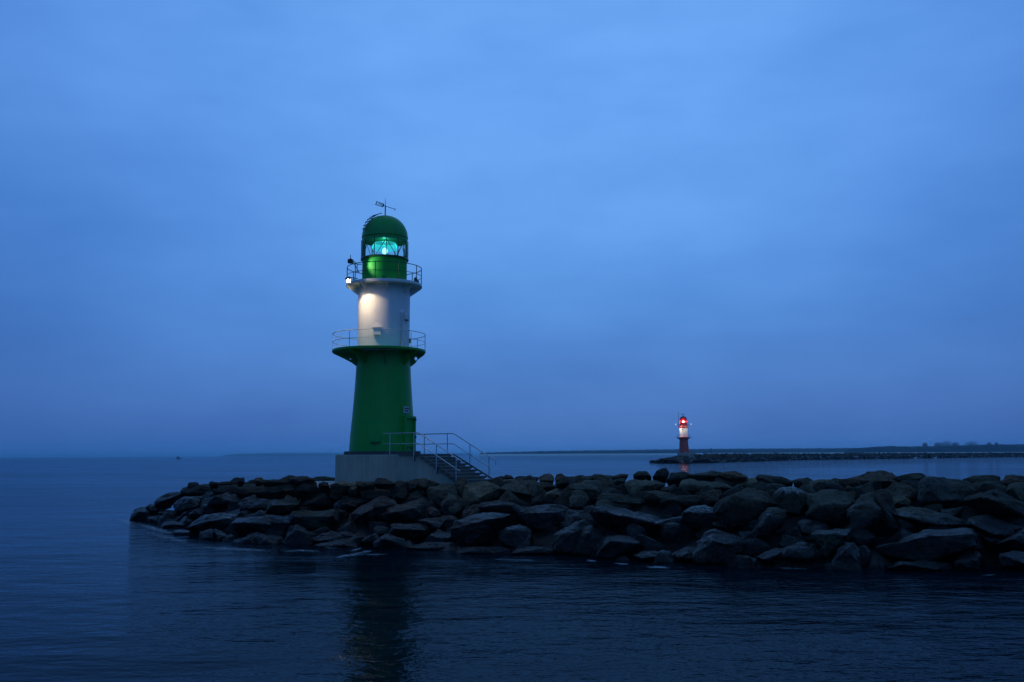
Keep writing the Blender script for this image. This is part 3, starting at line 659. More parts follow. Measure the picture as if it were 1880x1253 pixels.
# rubble core under the boulders, coloured dark so the gaps look shaded
bm = BM()
nx, ny = 110, 90
grid = {}
for i in range(nx + 1):
    for j in range(ny + 1):
        x = -24 + 82 * i / nx; y = 12 + 56 * j / ny
        p = Vector((x, y)); t = tdist(p)
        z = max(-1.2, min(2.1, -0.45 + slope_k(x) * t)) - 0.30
        z += 0.45 * noise.noise(Vector((x * 0.9, y * 0.9, 3.3))) + 0.25 * noise.noise(Vector((x * 2.3, y * 2.3, 1.3)))
        grid[i, j] = bm.verts.new((x, y, z))
for i in range(nx):
    for j in range(ny):
        bm.faces.new((grid[i, j], grid[i + 1, j], grid[i + 1, j + 1], grid[i, j + 1]))
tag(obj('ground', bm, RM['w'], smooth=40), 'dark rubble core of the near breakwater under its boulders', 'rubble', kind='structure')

# concrete deck on the crest
bm = BM()
DZ = 2.13
prof = []
for k in range(28):
    a = 2 * pi * k / 28
    prof.append((TB.x + 4.9 * cos(a) - 0.6, TB.y + 6.6 * sin(a) + 0.3))
plate(bm, prof, 0.10, lambda x, y, w_: Vector((x, y, DZ - 0.05 + w_)))
tag(obj('path', bm, M['deck']), 'pale concrete deck strip on the breakwater crest around the green lighthouse base', 'path', kind='structure')

# ------------------------------------------------------------------ concrete base and stair
XW = Vector((0.79, -0.61, 0)).normalized(); WW = Vector((0.61, 0.79, 0)).normalized()
base = empty('stair_platform', Vector((TB.x, TB.y, 0)), atan2(XW.y, XW.x))   # local x = down the stair, local y = away
tag(base, 'pale grey concrete base with a stair and steel railings under the green lighthouse', 'lighthouse base')
ZT = ZB - 0.17                       # top of the main block
bm = BM()
RBASE = 84.5 * TOWER_Y / F_PX
n_ = 40
rows = []
for (r, z) in [(RBASE, 1.6), (RBASE, ZT - 0.03), (RBASE - 0.03, ZT)]:
    rows.append([bm.verts.new((r * cos(2 * pi * k / n_), r * sin(2 * pi * k / n_), z)) for k in range(n_)])
for i in range(2):
    for k in range(n_): bm.faces.new((rows[i][k], rows[i][(k + 1) % n_], rows[i + 1][(k + 1) % n_], rows[i + 1][k]))
bm.faces.new(rows[2])
obj('base_block', bm, M['concrete'], base, smooth=30)
bm = BM()
RL = 69.5 * TOWER_Y / F_PX
rows = []
for (r, z) in [(RL, ZT + 0.002), (RL, ZB - 0.02), (RL - 0.02, ZB)]:
    rows.append([bm.verts.new((r * cos(2 * pi * k / 48), r * sin(2 * pi * k / 48), z)) for k in range(48)])
for i in range(2):
    for k in range(48): bm.faces.new((rows[i][k], rows[i][(k + 1) % 48], rows[i + 1][(k + 1) % 48], rows[i + 1][k]))
bm.faces.new(rows[2])
obj('ledge', bm, M['ledge'], base, smooth=30)
# stair block: platform then steps
HWD = 1.22
U_T = 3.80; NSTEP = 9; RISE = (ZT - 2.15) / NSTEP; GO = 0.31
stairs = None
prof = [(0.5, 1.6), (0.5, ZT - 0.012)]
for k in range(NSTEP + 1):
    u_ = U_T + GO * k; z_ = ZT - 0.012 - RISE * k
    prof.append((u_, z_)); 
    if k < NSTEP: prof.append((u_, z_ - RISE))
prof.append((U_T + GO * NSTEP + 0.02, 1.6))
bm = BM()
plate(bm, prof, 2 * HWD - 0.24, lambda x, y, w_: Vector((x, w_, y)))
stairs = obj('stair_wall', bm, M['concrete'], base)
for k in range(NSTEP + 1):
    bm = BM()
    u_ = U_T + GO * k; z_ = ZT - RISE * k
    if k == 0: box(bm, ((0.9 + u_) / 2 + 0.75, 0, z_ - 0.02), (u_ - 0.9 - 1.5 + 0.06, 2 * HWD, 0.075))
    else: box(bm, (u_ - GO / 2 + 0.02, 0, z_ - 0.03), (GO + 0.05, 2 * HWD, 0.085))
    obj('step', bm, M['stair'], stairs)
for sgn in (-1, 1):
    bm = BM()
    a = Vector((U_T - 0.02, sgn * (HWD + 0.012), ZT + 0.01)); b2 = Vector((U_T + GO * NSTEP - 0.1, sgn * (HWD + 0.012), ZT - RISE * NSTEP + 0.12))
    d = (b2 - a); L = d.length; ang = atan2(d.z, d.x)
    box(bm, (a + b2) / 2, (L, 0.05, 0.07), Matrix.Rotation(-ang, 3, 'Y'))
    obj('stringer', bm, M['stair'], stairs)
    # railing
    rail = empty('stair_railing', (0, 0, 0)); rail.parent = base
    yy = sgn * (HWD + 0.07)
    u0_ = 1.34 if sgn < 0 else 1.2
    slope = -RISE / GO
    HR = ZB - ZT + 0.90
    ub = U_T - 0.03
    for (hh, e_, nm, rr) in ((1.05, 2.80 if sgn < 0 else 2.74, 'handrail', 0.026), (0.53, 2.68 if sgn < 0 else 2.5, 'mid_rail', 0.02)):
        bm = BM()
        tube(bm, [(u0_, yy, ZT + hh), (ub - 0.03, yy, ZT + hh), (ub + 0.05, yy, ZT + hh - 0.02), (ub + e_, yy, ZT + hh + slope * e_)], rr)
        obj(nm, bm, M['steel'], rail, smooth=40)
    if sgn > 0:
        bm = BM(); e_ = 2.74
        tube(bm, [(ub + e_, yy, ZT + 1.05 + slope * e_), (ub + e_ + 0.02, yy, ZT + 0.95 + slope * e_), (ub + e_ + 0.0, yy, ZT + 0.84 + slope * e_)], 0.022)
        obj('rail_end', bm, M['steel'], rail, smooth=40)
    for u_ in ([1.81, 3.46, 4.95, 6.2] if sgn < 0 else [1.76, 3.36, 4.87, 6.1]):
        bm = BM()
        dz = 0 if u_ < ub else slope * (u_ - ub)
        tube(bm, [(u_, yy, ZT + dz - 0.30), (u_, yy, ZT + 1.04 + dz)], 0.024)
        po = obj('post', bm, M['steel'], rail, smooth=40)
        bm = BM(); box(bm, (u_, yy - sgn * 0.03, ZT + dz - 0.2), (0.09, 0.06, 0.26)); obj('bracket', bm, M['black'], po)

# ------------------------------------------------------------------ green lighthouse
def lighthouse(loc, rz, scale, C, far=False):
    """C: dict of materials and flags; heights measured on the photograph's green tower"""
    L = empty('lighthouse', loc, rz, scale)
    n = 96 if not far else 48
    # lower tower
    bm = BM()
    prof = [(61, 829), (58.8, 797), (55.6, 764), (52.2, 720), (50.3, 690), (49.2, 668), (48.4, 640)]
    lathe(bm, [(r_at(h, v), z_at(v)) for h, v in prof], n)
    tower = obj('tower', bm, C['low'], L, smooth=30)
    # lower balcony
    zt, zb = z_at(644), z_at(648.6); RB = r_at(85.2, 646)
    ECC = Vector((-0.235, 0, 0)) if not far else Vector((0, 0, 0))
    bm = BM(); lathe(bm, [(r_at(38, 640), zb), (RB - 0.03, zb), (RB, zb + 0.02), (RB, zt - 0.015), (RB - 0.02, zt), (r_at(38, 640), zt)], n); bmesh.ops.translate(bm, verts=bm.verts, vec=ECC)
    balc = obj('lower_balcony', bm, C['low'], L, smooth=30)
    ng = 8
    r_in = r_at(49.6, 665) - 0.02; zlow = z_at(674)
    for k in range(ng):
        a = 3.5 + 45 * k
        bm = BM()
        d = pol(1, a); t = Vector((0, 0, 1)).cross(d)
        RG_ = d.dot(ECC) + sqrt(max(0.01, (RB - 0.06) ** 2 - (ECC - d * d.dot(ECC)).length_squared))
        # gusset with a hole, as a strip of quads around the hole
        outer = [(RG_, zb - 0.01), (r_in + 0.34, zb - 0.005), (r_in, zb - 0.005), (r_in, zb - 0.35), (r_in, zlow), (r_in + 0.26, zlow + 0.20), (r_in + 0.52 * (RG_ - r_in) , zb - 0.34), (RG_, zb - 0.07)]
        order = [0, 2, 3, 4, 5, 5, 6, 7]
        hole = [(r_in + 0.30 + 0.075 * cos(q), zb - 0.27 + 0.10 * sin(q)) for q in (0.5, pi / 2, 2.4, pi, 4.0, 4.7, 5.4, 6.1)]
        for sgn in (-1, 1):
            w_ = sgn * 0.022
            vo = [bm.verts.new(d * x + Vector((0, 0, z)) + t * w_) for x, z in outer]
            vh = [bm.verts.new(d * x + Vector((0, 0, z)) + t * w_) for x, z in hole]
            for q in range(8):
                f = (vo[q], vo[(q + 1) % 8], vh[(q + 1) % 8], vh[q])
                bm.faces.new(f if sgn > 0 else f[::-1])
            if sgn < 0: A_, H_ = vo, vh
        for q in range(8):
            bm.faces.new((A_[q], A_[(q + 1) % 8], vo[(q + 1) % 8], vo[q]))
            bm.faces.new((H_[(q + 1) % 8], H_[q], vh[q], vh[(q + 1) % 8]))
        bmesh.ops.recalc_face_normals(bm, faces=bm.faces)
        obj('gusset', bm, C['low'], balc)
    if not far:
        for a0, a1 in ((-24, 0), (4, 26)):
            bm = BM(); ring_tube(bm, RB - 0.30, zb - 0.035, 0.03, 16, R_(a0), R_(a1)); bmesh.ops.translate(bm, verts=bm.verts, vec=ECC)
            obj('trim_strip', bm, M['strip'], balc)  # thin pale trim arc under the rim
    def railing(name, R, z0, h, nposts, off, mat, rr=0.017):
        e = empty(name, (0, 0, 0)); e.parent = L
        for nm, zz, r_ in (('top_rail', z0 + h, rr * 1.15), ('mid_rail', z0 + h * 0.5, rr * 0.8)):
            bm = BM(); ring_tube(bm, R, zz, r_, 96); obj(nm, bm, mat, e, smooth=50)
        for k in range(nposts):
            bm = BM(); a = off + 360 * k / nposts
            tube(bm, [pol(R, a, z0 - 0.01), pol(R, a, z0 + h)], rr * 1.15, 8); obj('post', bm, mat, e, smooth=50)
        return e
    rl_ = railing('lower_railing', RB - 0.03, zt, z_at(615.2) - zt, 9, 2, C['rail1']); rl_.location = ECC
    # white upper tower
    bm = BM()
    zu = z_at(522)
    lathe(bm, [(r_at(47, 640), zt + 0.001), (r_at(47.2, 577.5), z_at(577)), (r_at(47.3, 530), zu)], n)
    up = obj('upper_tower', bm, M['white'], L, smooth=30)
    Rw = r_at(47.1, 600)
    if not far:
        a_ = 39.5
        bm = BM()
        p = pol(1, a_)
        tube(bm, [pol(Rw + 0.075, a_, zt + 0.06), pol(Rw + 0.075, a_, z_at(581)), pol(Rw + 0.04, a_ + 1.5, z_at(577.5)), pol(Rw + 0.03, a_ + 6, z_at(576.5)), pol(Rw - 0.03, a_ + 9, z_at(576.5))], 0.07, 12)
        obj('pipe', bm, M['white'], up, smooth=50)
        def wall_box(name, a, v0, v1, wdt, dp, mat, R=Rw):
            bm = BM(); c = pol(R + dp / 2 - 0.03, a, (z_at(v0) + z_at(v1)) / 2)
            vs_ = box(bm, c, (wdt, dp, abs(z_at(v0) - z_at(v1))), Matrix.Rotation(R_(a), 3, 'Z'))
            bmesh.ops.bevel(bm, geom=bm.edges[:], offset=0.012, segments=2, affect='EDGES')
            return obj(name, bm, mat, up, smooth=30)
        vb = wall_box('vent_box', 57, 581, 590.5, 0.36, 0.13, M['white'])
        bm = BM(); box(bm, pol(Rw + 0.05, 57, z_at(591.4)), (0.25, 0.10, 0.03), Matrix.Rotation(R_(57), 3, 'Z')); obj('underside_plate', bm, M['black'], vb)  # thin black plate under the box
        hb = wall_box('panel_box', -13.5, 608.5, 621.5, 0.45, 0.15, M['white'])
        bm = BM(); box(bm, pol(Rw + 0.08, -13.5, z_at(608)), (0.49, 0.20, 0.025), Matrix.Rotation(R_(-13.5), 3, 'Z')); obj('cover', bm, M['white'], hb)
        wall_box('junction_box', 84, 622, 630, 0.2, 0.12, M['rail_dark'])
        for (a, v) in ((-19.5, 576.5), (-17.5, 594.5)):
            bm = BM(); box(bm, pol(Rw + 0.012, a, z_at(v)), (0.045, 0.035, 0.03), Matrix.Rotation(R_(a), 3, 'Z')); obj('bolt', bm, M['steel'], up)
    else:
        bm = BM(); c = pol(Rw, -18, z_at(555)); box(bm, c, (0.36, 0.14, 0.36), Matrix.Rotation(R_(-18), 3, 'Z')); obj('window', bm, M['black'], up)
    # upper balcony
    zt2, zb2 = z_at(523.2), z_at(528.6); RU = r_at(69, 526)
    if far: RU = r_at(60, 526)
    bm = BM(); lathe(bm, [(r_at(44, 526), zb2), (RU - 0.03, zb2), (RU, zb2 + 0.02), (RU, zt2 - 0.015), (RU - 0.02, zt2), (r_at(40, 526), zt2)], n)
    ub_ = obj('upper_balcony', bm, C['deck2'], L, smooth=30)
    r_in2 = r_at(47.2, 535) - 0.02
    for k in range(8):
        a = 4.5 + 45 * k; d = pol(1, a); t = Vector((0, 0, 1)).cross(d); bm = BM()
        plate(bm, [(r_in2, zb2 - 0.003), (r_in2, z_at(544)), (r_in2 + 0.05, z_at(543.6)), (RU - 0.05, zb2 - 0.045), (RU - 0.05, zb2 - 0.003)], 0.04, lambda x, y, w_: d * x + t * w_ + Vector((0, 0, y)))
        obj('gusset', bm, C['deck2'], ub_)
    railing('upper_railing', RU - 0.035, zt2, z_at(493.6) - zt2, 10, 22, C['rail2'], 0.019)
    # lantern drum
    bm = BM(); lathe(bm, [(r_at(40.6, 500), zt2 + 0.001), (r_at(40.6, 490), z_at(481)), (r_at(41.2, 480), z_at(480))], n)
    drum = obj('lantern_drum', bm, C['top'], L, smooth=30)
    if not far:
        bm = BM(); ring_tube(bm, r_at(40.6, 500) + 0.004, z_at(505), 0.012, 72); obj('seam', bm, C['top'], drum, smooth=60)
        for a, h_, wd in ((-1.5, 0.2, 0.16),):
            bm = BM(); box(bm, pol(r_at(41, 505), a, zt2 + 0.13), (wd, 0.10, 0.22), Matrix.Rotation(R_(a), 3, 'Z')); obj('vent_cowl', bm, M['dkgreen'], drum)
    # ring under the glass
    bm = BM(); zr = z_at(477); lathe(bm, [(r_at(40, 477), zr - 0.09), (r_at(43.6, 477), zr - 0.06), (r_at(43.8, 477), zr), (r_at(43, 477), zr + 0.03), (r_at(39, 477), zr + 0.03)], n)
    obj('lantern_ledge', bm, C['topdk'], L, smooth=30)
    # glazing
    zg0, zg1 = zr + 0.03, z_at(446); RG = r_at(42.6, 460)
    bm = BM(); lathe(bm, [(RG, zg0 - 0.005), (RG, zg1 + 0.06)], n)
    gl = obj('glazing', bm, M['glass'] if not far else C['glass'], L, smooth=60)
    for k in range(12):
        a = 3.5 + 30 * k; bm = BM()
        box(bm, pol(RG - 0.01, a, (zg0 + zg1) / 2 + 0.03), (0.034, 0.05, zg1 - zg0 + 0.1), Matrix.Rotation(R_(a), 3, 'Z')); obj('mullion', bm, C['topdk'], gl)
    if not far:
        for k in range(12):   # inner diagonals of the lantern frame
            a0, a1 = (3.5 + 30 * k, 3.5 + 30 * (k + 1)) if k % 2 == 0 else (3.5 + 30 * (k + 1), 3.5 + 30 * k)
            bm = BM(); Ri = RG - 0.16
            tube(bm, [pol(Ri, a1, zg0), pol(Ri * 0.99, (a0 + a1) / 2, (zg0 + zg1) / 2), pol(Ri, a0, zg1)], 0.015, 6); obj('diagonal', bm, C['topdk'], gl)
    # optic
    if not far:
        bm = BM(); tube(bm, [(0, 0, z_at(500)), (0, 0, zg0 + 0.10)], 0.18, 16)
        ped = obj('lamp_pedestal', bm, M['dkgreen'], L, smooth=30)
        bm = BM(); zc = z_at(463.5)
        zc = z_at(461.5); bmesh.ops.create_uvsphere(bm, u_segments=20, v_segments=12, radius=0.14, matrix=Matrix.Translation((0, 0, zc)) @ Matrix.Diagonal((1, 1, 1.25, 1)))
        obj('lamp', bm, M['bulb_green'], ped, smooth=60)
        bm = BM()
        pr = []
        z0_, z1_ = z_at(458.5), z_at(446.5)
        for q in range(9):   # stepped lens drum round the lamp
            zz = z0_ + (z1_ - z0_) * q / 9; rr = 0.70 - 0.16 * (q / 9) ** 2
            pr += [(rr - 0.02, zz), (rr, zz + 0.4 * (z1_ - z0_) / 9), (rr - 0.02, zz + 0.9 * (z1_ - z0_) / 9)]
        lathe(bm, pr, 40); obj('lens', bm, M['lensglass'], ped, smooth=20)
    else:
        bm = BM(); zc = z_at(462); bmesh.ops.create_uvsphere(bm, u_segments=16, v_segments=10, radius=C['lamp_r'], matrix=Matrix.Translation((0.0, -0.5, zc)))
        obj('lamp', bm, C['lamp'], L, smooth=60)
    # dome
    RD = r_at(43, 438); zd0 = z_at(446) ; zd1 = z_at(396.8, 709)
    Hd = zd1 - z_at(438)
    zsp = z_at(438)
    pr = [(RD * 0.93, zsp - 0.22), (RD * 0.99, zsp - 0.21), (RD * 0.99, zsp - 0.07), (RD * 0.965, zsp - 0.06), (RD * 0.965, zsp - 0.02), (RD * 1.005, zsp - 0.015)]
    pr += [(RD * cos(q * pi / 2 / 20), zsp + Hd * sin(q * pi / 2 / 20)) for q in range(0, 20)] + [(0.002, zsp + Hd)]
    def gore(a):
        x = ((a - R_(3.5)) / (pi / 3)) % 1.0
        return 1 - 0.022 * sin(pi * x) ** 0.8
    bm = BM(); lathe(bm, pr, 96, a0=R_(3.5), a1=R_(3.5) + 2 * pi, rmod=gore)
    dome = obj('dome', bm, C['dome'], L, smooth=14)
    bm = BM(); lathe(bm, [(RD * 0.93, zsp - 0.18), (0.4, zsp - 0.05), (0.002, zsp - 0.04)], 48)
    obj('ceiling', bm, M['dkgreen'] if not far else M['red'], dome, smooth=40)
    if not far:
        # curved rungs up the left of the dome
        lad = empty('dome_ladder', (0, 0, 0)); lad.parent = dome
        pts2 = {}
        for sgn in (-1, 1):
            pts = []
            for q in range(2, 17):
                e_ = q * pi / 2 / 19; rr = (RD + 0.10) * cos(e_); zz = zsp + (Hd + 0.10) * sin(e_)
                d = pol(1, -52); t = Vector((0, 0, 1)).cross(d)
                pts.append(d * rr + t * (0.16 * sgn) + Vector((0, 0, zz)))
            pts2[sgn] = pts
            bm = BM(); tube(bm, pts, 0.014, 6); obj('stile', bm, C['topdk'], lad)
        for q in range(1, 15, 2):
            bm = BM(); a_, b_ = pts2[-1][q], pts2[1][q]; ex = (b_ - a_) * 0.18
            tube(bm, [a_ - ex * 1.6, b_ + ex * 1.6], 0.022, 6); obj('rung', bm, C['topdk'], lad)
            bm = BM(); mid = pts2[-1][q]; tube(bm, [mid, mid - Vector((mid.x, mid.y, (mid.z - zsp))).normalized() * 0.12], 0.014, 6); obj('standoff', bm, C['topdk'], lad)
    # wind vane
    van = empty('wind_vane', (0, 0, zsp + Hd)); van.parent = L
    if not far:
        s1 = 50.3 / F_PX * 1.03
        pole_top = 32.5 * s1; zv = 18.3 * s1
        bm = BM(); tube(bm, [(0, 0, -0.03), (0, 0, zv)], 0.03, 8); tube(bm, [(0, 0, zv), (0, 0, pole_top)], 0.018, 8, r2=0.006); obj('pole', bm, M['black'], van, smooth=50)
        tilt = atan2(-5.6, 18.5)
        # the vane tilts in the picture because it points at us: direction right and towards the viewer
        dv_ = Vector((18.5 * s1, -1.2, 0)); 
        RT = Matrix.Rotation(-tilt, 3, 'Y')
        bm = BM(); tube(bm, [RT @ Vector((-3.0 * s1, 0, 0)) + Vector((0, 0, zv)), RT @ Vector((19.0 * s1, 0, 0)) + Vector((0, 0, zv))], 0.016, 8)
        tube(bm, [RT @ Vector((18.6 * s1, 0, -0.07)) + Vector((0, 0, zv)), RT @ Vector((18.6 * s1, 0, 0.07)) + Vector((0, 0, zv))], 0.022, 8, r2=0.01)
        obj('arrow', bm, M['black'], van)
        bm = BM()
        fx0, fx1, fh = -18.6 * s1, -4.2 * s1, 3.4 * s1
        fr = lambda x, y, w_: RT @ Vector((x, w_, y)) + Vector((0, 0, zv))
        bt = 0.028
        plate(bm, [(fx0, -fh), (fx1, -fh), (fx1, -fh + bt), (fx0 + bt, -fh + bt)], 0.02, fr)
        plate(bm, [(fx0, fh), (fx1, fh), (fx1, fh - bt), (fx0 + bt, fh - bt)], 0.02, fr)
        plate(bm, [(fx1, -fh * 1.15), (fx1 + 0.06, -0.02), (fx1 + 0.06, 0.02), (fx1, fh * 1.15), (fx1 - 0.035, fh), (fx1 - 0.035, -fh)], 0.021, fr)
        plate(bm, [(fx0, -fh), (fx0 + 0.055, -fh * .98), (fx0 + 0.075, 0), (fx0 + 0.055, fh * .98), (fx0, fh), (fx0 + 0.035, 0)], 0.021, fr)
        fl = obj('flag', bm, M['black'], van)
        cu = bpy.data.curves.new('year', 'FONT'); cu.body = '1998'; cu.size = fh * 2.35; cu.extrude = 0.008; cu.align_x = 'CENTER'; cu.align_y = 'CENTER'
        to = bpy.data.objects.new('year', cu); col.objects.link(to)
        bpy.context.view_layer.update()
        me = bpy.data.meshes.new_from_object(to.evaluated_get(bpy.context.evaluated_depsgraph_get()))
        bpy.data.objects.remove(to)
        yo = bpy.data.objects.new('lettering', me); col.objects.link(yo); me.materials.clear(); me.materials.append(M['black'])
        w_text = max(v.co.x for v in me.vertices) - min(v.co.x for v in me.vertices)
        me.transform(Matrix.Diagonal(((fx1 - fx0 - 0.17) / w_text, 1, 1, 1)))
        me.transform(Matrix.Rotation(pi / 2, 4, 'X'))
        me.transform(Matrix.Translation(((fx0 + fx1) / 2 + 0.015, 0, 0)))
        me.transform(RT.to_4x4()); me.transform(Matrix.Translation((0, 0, zv)))
        yo.parent = fl
    else:
        bm = BM(); tube(bm, [(0, 0, -0.03), (0, 0, 0.75)], 0.04, 8); box(bm, (-.1, 0, 0.62), (0.9, 0.05, 0.2)); obj('pole', bm, M['black'], van)
        bm = BM(); tube(bm, [(-RD - 0.35, 0, zt2), (-RD - 0.35, 0, zsp + Hd + 1.35)], 0.05, 8); obj('antenna', bm, M['black'], L)
    return L, tower, dict(zt=zt, zb=zb, zt2=zt2, zb2=zb2, RB=RB, RU=RU, RG=RG, Rw=Rw, zc=zc, RD=RD)

M['domegreen'] = paint('dome_green_paint', (0.004, 0.36, 0.055), 0.38, 0.12, 0.45)
GREEN = dict(dome=M['domegreen'], low=M['green'], rail1=M['railwhite'], rail2=M['rail_dark'], deck2=M['white'], top=M['greentop'], topdk=M['dkgreen'])
LH, tower, D_ = lighthouse(Vector((TB.x, TB.y, ZB)), FACE, 1.0, GREEN)
tag(LH, 'large green and white lighthouse on its concrete base among the boulders', 'lighthouse')

def tower_r(v):
    prof = [(48.4, 640), (49.2, 668), (50.3, 690), (52.2, 720), (55.6, 764), (58.8, 797), (61, 829)]
    for i in range(len(prof) - 1):
        (h0, v0), (h1, v1) = prof[i], prof[i + 1]
        if v0 <= v <= v1: return r_at(h0 + (h1 - h0) * (v - v0) / (v1 - v0), v)
# sign with small lettering
a_ = 47
bm = BM(); v_ = 754.5; RT_ = Matrix.Rotation(R_(a_), 3, 'Z')
box(bm, pol(tower_r(v_) + 0.05, a_, z_at(v_)), (0.40, 0.02, 0.33), RT_)
sg = obj('sign', bm, M['sign'], tower)
bm = BM()
rnd = random.Random(5)
for row, (zz, hh, ww) in enumerate(((0.075, 0.06, 0.30), (-0.015, 0.028, 0.32), (-0.07, 0.05, 0.20))):
    x = -ww / 2
    while x < ww / 2:
        wl = rnd.uniform(0.03, 0.07)
        c = pol(tower_r(v_) + 0.0635, a_, z_at(v_) + zz) + RT_ @ Vector((x + wl / 2, 0, 0))
        box(bm, c, (wl, 0.006, hh), RT_); x += wl + 0.012
obj('lettering', bm, M['ink'], sg)
# door porch facing the stair
a_d = math.degrees(atan2(XW.x, -XW.y)) - math.degrees(FACE) * 0 - math.degrees(-FACE) * -1
ang_d = 52.0
RTd = Matrix.Rotation(R_(ang_d), 3, 'Z')
def dp(x, y, z): return RTd @ Vector((x, -y, z))
zd_top = z_at(766)
bm = BM()
yo_ = tower_r(829) + 0.02
box(bm, dp(-0.40, yo_ - 0.35, zd_top / 2), (0.12, 0.80, zd_top), RTd); box(bm, dp(0.40, yo_ - 0.35, zd_top / 2), (0.12, 0.80, zd_top), RTd)
box(bm, dp(0, yo_ - 0.36, zd_top - 0.06), (0.678, 0.78, 0.118), RTd)
pf = obj('door_frame', bm, M['green'], tower)
bm = BM(); box(bm, dp(0, yo_ - 0.10, zd_top / 2 - 0.06), (0.676, 0.08, zd_top - 0.13), RTd)
dr = obj('door', bm, M['green'], tower)
bm = BM(); tube(bm, [dp(-0.25, yo_ - 0.02, 0.95), dp(-0.13, yo_ - 0.02, 0.95)], 0.02, 8); box(bm, dp(-0.26, yo_ - 0.045, 0.95), (0.05, 0.04, 0.18), RTd); obj('handle', bm, M['steel'], dr)
bm = BM(); box(bm, dp(0.05, yo_ - 0.045, 0.15), (0.5, 0.03, 0.16), RTd); obj('door_shadow', bm, M['dkgreen'], dr)  # dark green plate painted in for the shadow low on the door
for z_ in (0.72, 1.62):
    bm = BM(); box(bm, dp(0.40, yo_ + 0.07, z_), (0.08, 0.06, 0.11), RTd); obj('hinge', bm, M['dkgreen'], pf)
# shelf bracket at the front of the tower
bm = BM(); av = -12.5; RTb = Matrix.Rotation(R_(av), 3, 'Z'); vv = 813
box(bm, pol(tower_r(vv) + 0.06, av, z_at(vv)), (0.46, 0.22, 0.05), RTb)
sb = obj('shelf_bracket', bm, M['dkgreen'], tower)
bm = BM(); box(bm, pol(tower_r(805) + 0.02, av + 8.5, z_at(806)), (0.06, 0.10, 0.30), Matrix.Rotation(R_(av + 8.5), 3, 'Z')); obj('upright', bm, M['green'], sb)
# floodlights on the upper balcony
def spot(name, loc, tgt, power, size, blend, colr, parent, r=0.05):
    l = bpy.data.lights.new(name, 'SPOT'); l.energy = power; l.spot_size = R_(size); l.spot_blend = blend; l.color = colr; l.shadow_soft_size = r
    o = bpy.data.objects.new(name, l); col.objects.link(o); o.parent = parent; o.location = loc
    o.rotation_euler = (Vector(tgt) - Vector(loc)).to_track_quat('-Z', 'Y').to_euler(); return o
def point(name, loc, power, colr, parent, r=0.05):
    l = bpy.data.lights.new(name, 'POINT'); l.energy = power; l.color = colr; l.shadow_soft_size = r
    o = bpy.data.objects.new(name, l); col.objects.link(o); o.parent = parent; o.location = loc; return o
zL = D_['zt2'] - 0.17
aL = -45; RLp = 2.62
pL = pol(RLp, aL, zL)
fl = empty('wall_floodlight', (0, 0, 0)); fl.parent = LH
bm = BM(); tube(bm, [pol(D_['RU'] - 0.05, aL, zL + 0.22), pol(RLp - 0.05, aL, zL + 0.22), pol(RLp, aL, zL + 0.1)], 0.022, 8); obj('arm', bm, M['black'], fl)
bm = BM(); box(bm, pol(RLp, aL, zL + 0.13), (0.22, 0.16, 0.09), Matrix.Rotation(R_(aL), 3, 'Z')); obj('housing', bm, M['black'], fl)
bm = BM(); bmesh.ops.create_uvsphere(bm, u_segments=20, v_segments=12, radius=0.048, matrix=Matrix.Translation(pL)); obj('bulb', bm, M['bulb_warm'], fl, smooth=60)
bm = BM(); box(bm, pol(RLp - 0.10, aL, zL + 0.04), (0.22, 0.02, 0.20), Matrix.Rotation(R_(aL), 3, 'Z')); obj('bulb_shield', bm, M['black'], fl)  # plate added to keep the bulb's light off the tower wall
WARM = (1.0, 0.74, 0.48)
spot('floodlight_beam', pL + pol(-0.12, aL, -0.14), pol(1.32, -27, zL - 3.4), 130, 104, 0.16, WARM, fl, 0.03)
fl2 = empty('drum_floodlight', (0, 0, 0)); fl2.parent = LH
aK = -60; zK = z_at(488.5)
pK = pol(D_['RU'] + 0.04, aK, zK)
bm = BM(); box(bm, pK, (0.2, 0.25, 0.22), Matrix.Rotation(R_(aK + 15), 3, 'Z')); bmesh.ops.bevel(bm, geom=bm.edges[:], offset=0.02, segments=2, affect='EDGES'); obj('housing', bm, M['black'], fl2)
bm = BM(); tube(bm, [pK + Vector((0, 0, -0.1)), pK + Vector((0, 0, 0.34))], 0.018, 8); obj('bracket', bm, M['black'], fl2)
bm = BM(); tube(bm, [pK + Vector((0, 0, 0.16)), pol(1.45, -84, zK + 0.02), pol(1.22, -80, zK + 0.02)], 0.022, 8); tube(bm, [pol(1.45, -84, zK), pol(1.45, -84, zK - 0.42)], 0.02, 8); obj('arm', bm, M['rail_dark'], fl2)
bm = BM(); tube(bm, [pK + Vector((0.1, -0.03, 0.02)), pol(1.36, -80, zK - 0.42)], 0.024, 8); obj('lit_strut', bm, M['white'], fl2)  # white colour stands in for the floodlight's light on this tube
spot('floodlight_beam', pK + Vector((0.14, -0.14, -0.02)), pol(1.17, 6, zK - 0.25), 105, 64, 0.8, (1.0, 0.86, 0.6), fl2)
point('lantern_glow', (0, -0.0, D_['zc'] + 0.42), 18, (0.10, 1.0, 0.9), LH, 0.12)
# small unlit fittings on the right of the balcony
for a, sx, h in ((78, 0.16, 0.16), (66, 0.12, 0.24), (100, 0.2, 0.14)):
    bm = BM(); box(bm, pol(D_['RU'] - 0.22, a, D_['zt2'] + h / 2 + 0.03), (sx, 0.14, h), Matrix.Rotation(R_(a), 3, 'Z')); tube(bm, [pol(D_['RU'] - 0.22, a, D_['zt2']), pol(D_['RU'] - 0.22, a, D_['zt2'] + h + 0.1)], 0.018, 8)
    obj('junction_box', bm, M['rail_dark'], LH)
for a in (-128, -110):
    bm = BM(); tube(bm, [pol(D_['RU'] - 0.25, a, D_['zt2']), pol(D_['RU'] - 0.25, a, D_['zt2'] + 0.42)], 0.03, 8); obj('stanchion', bm, M['rail_dark'], LH)

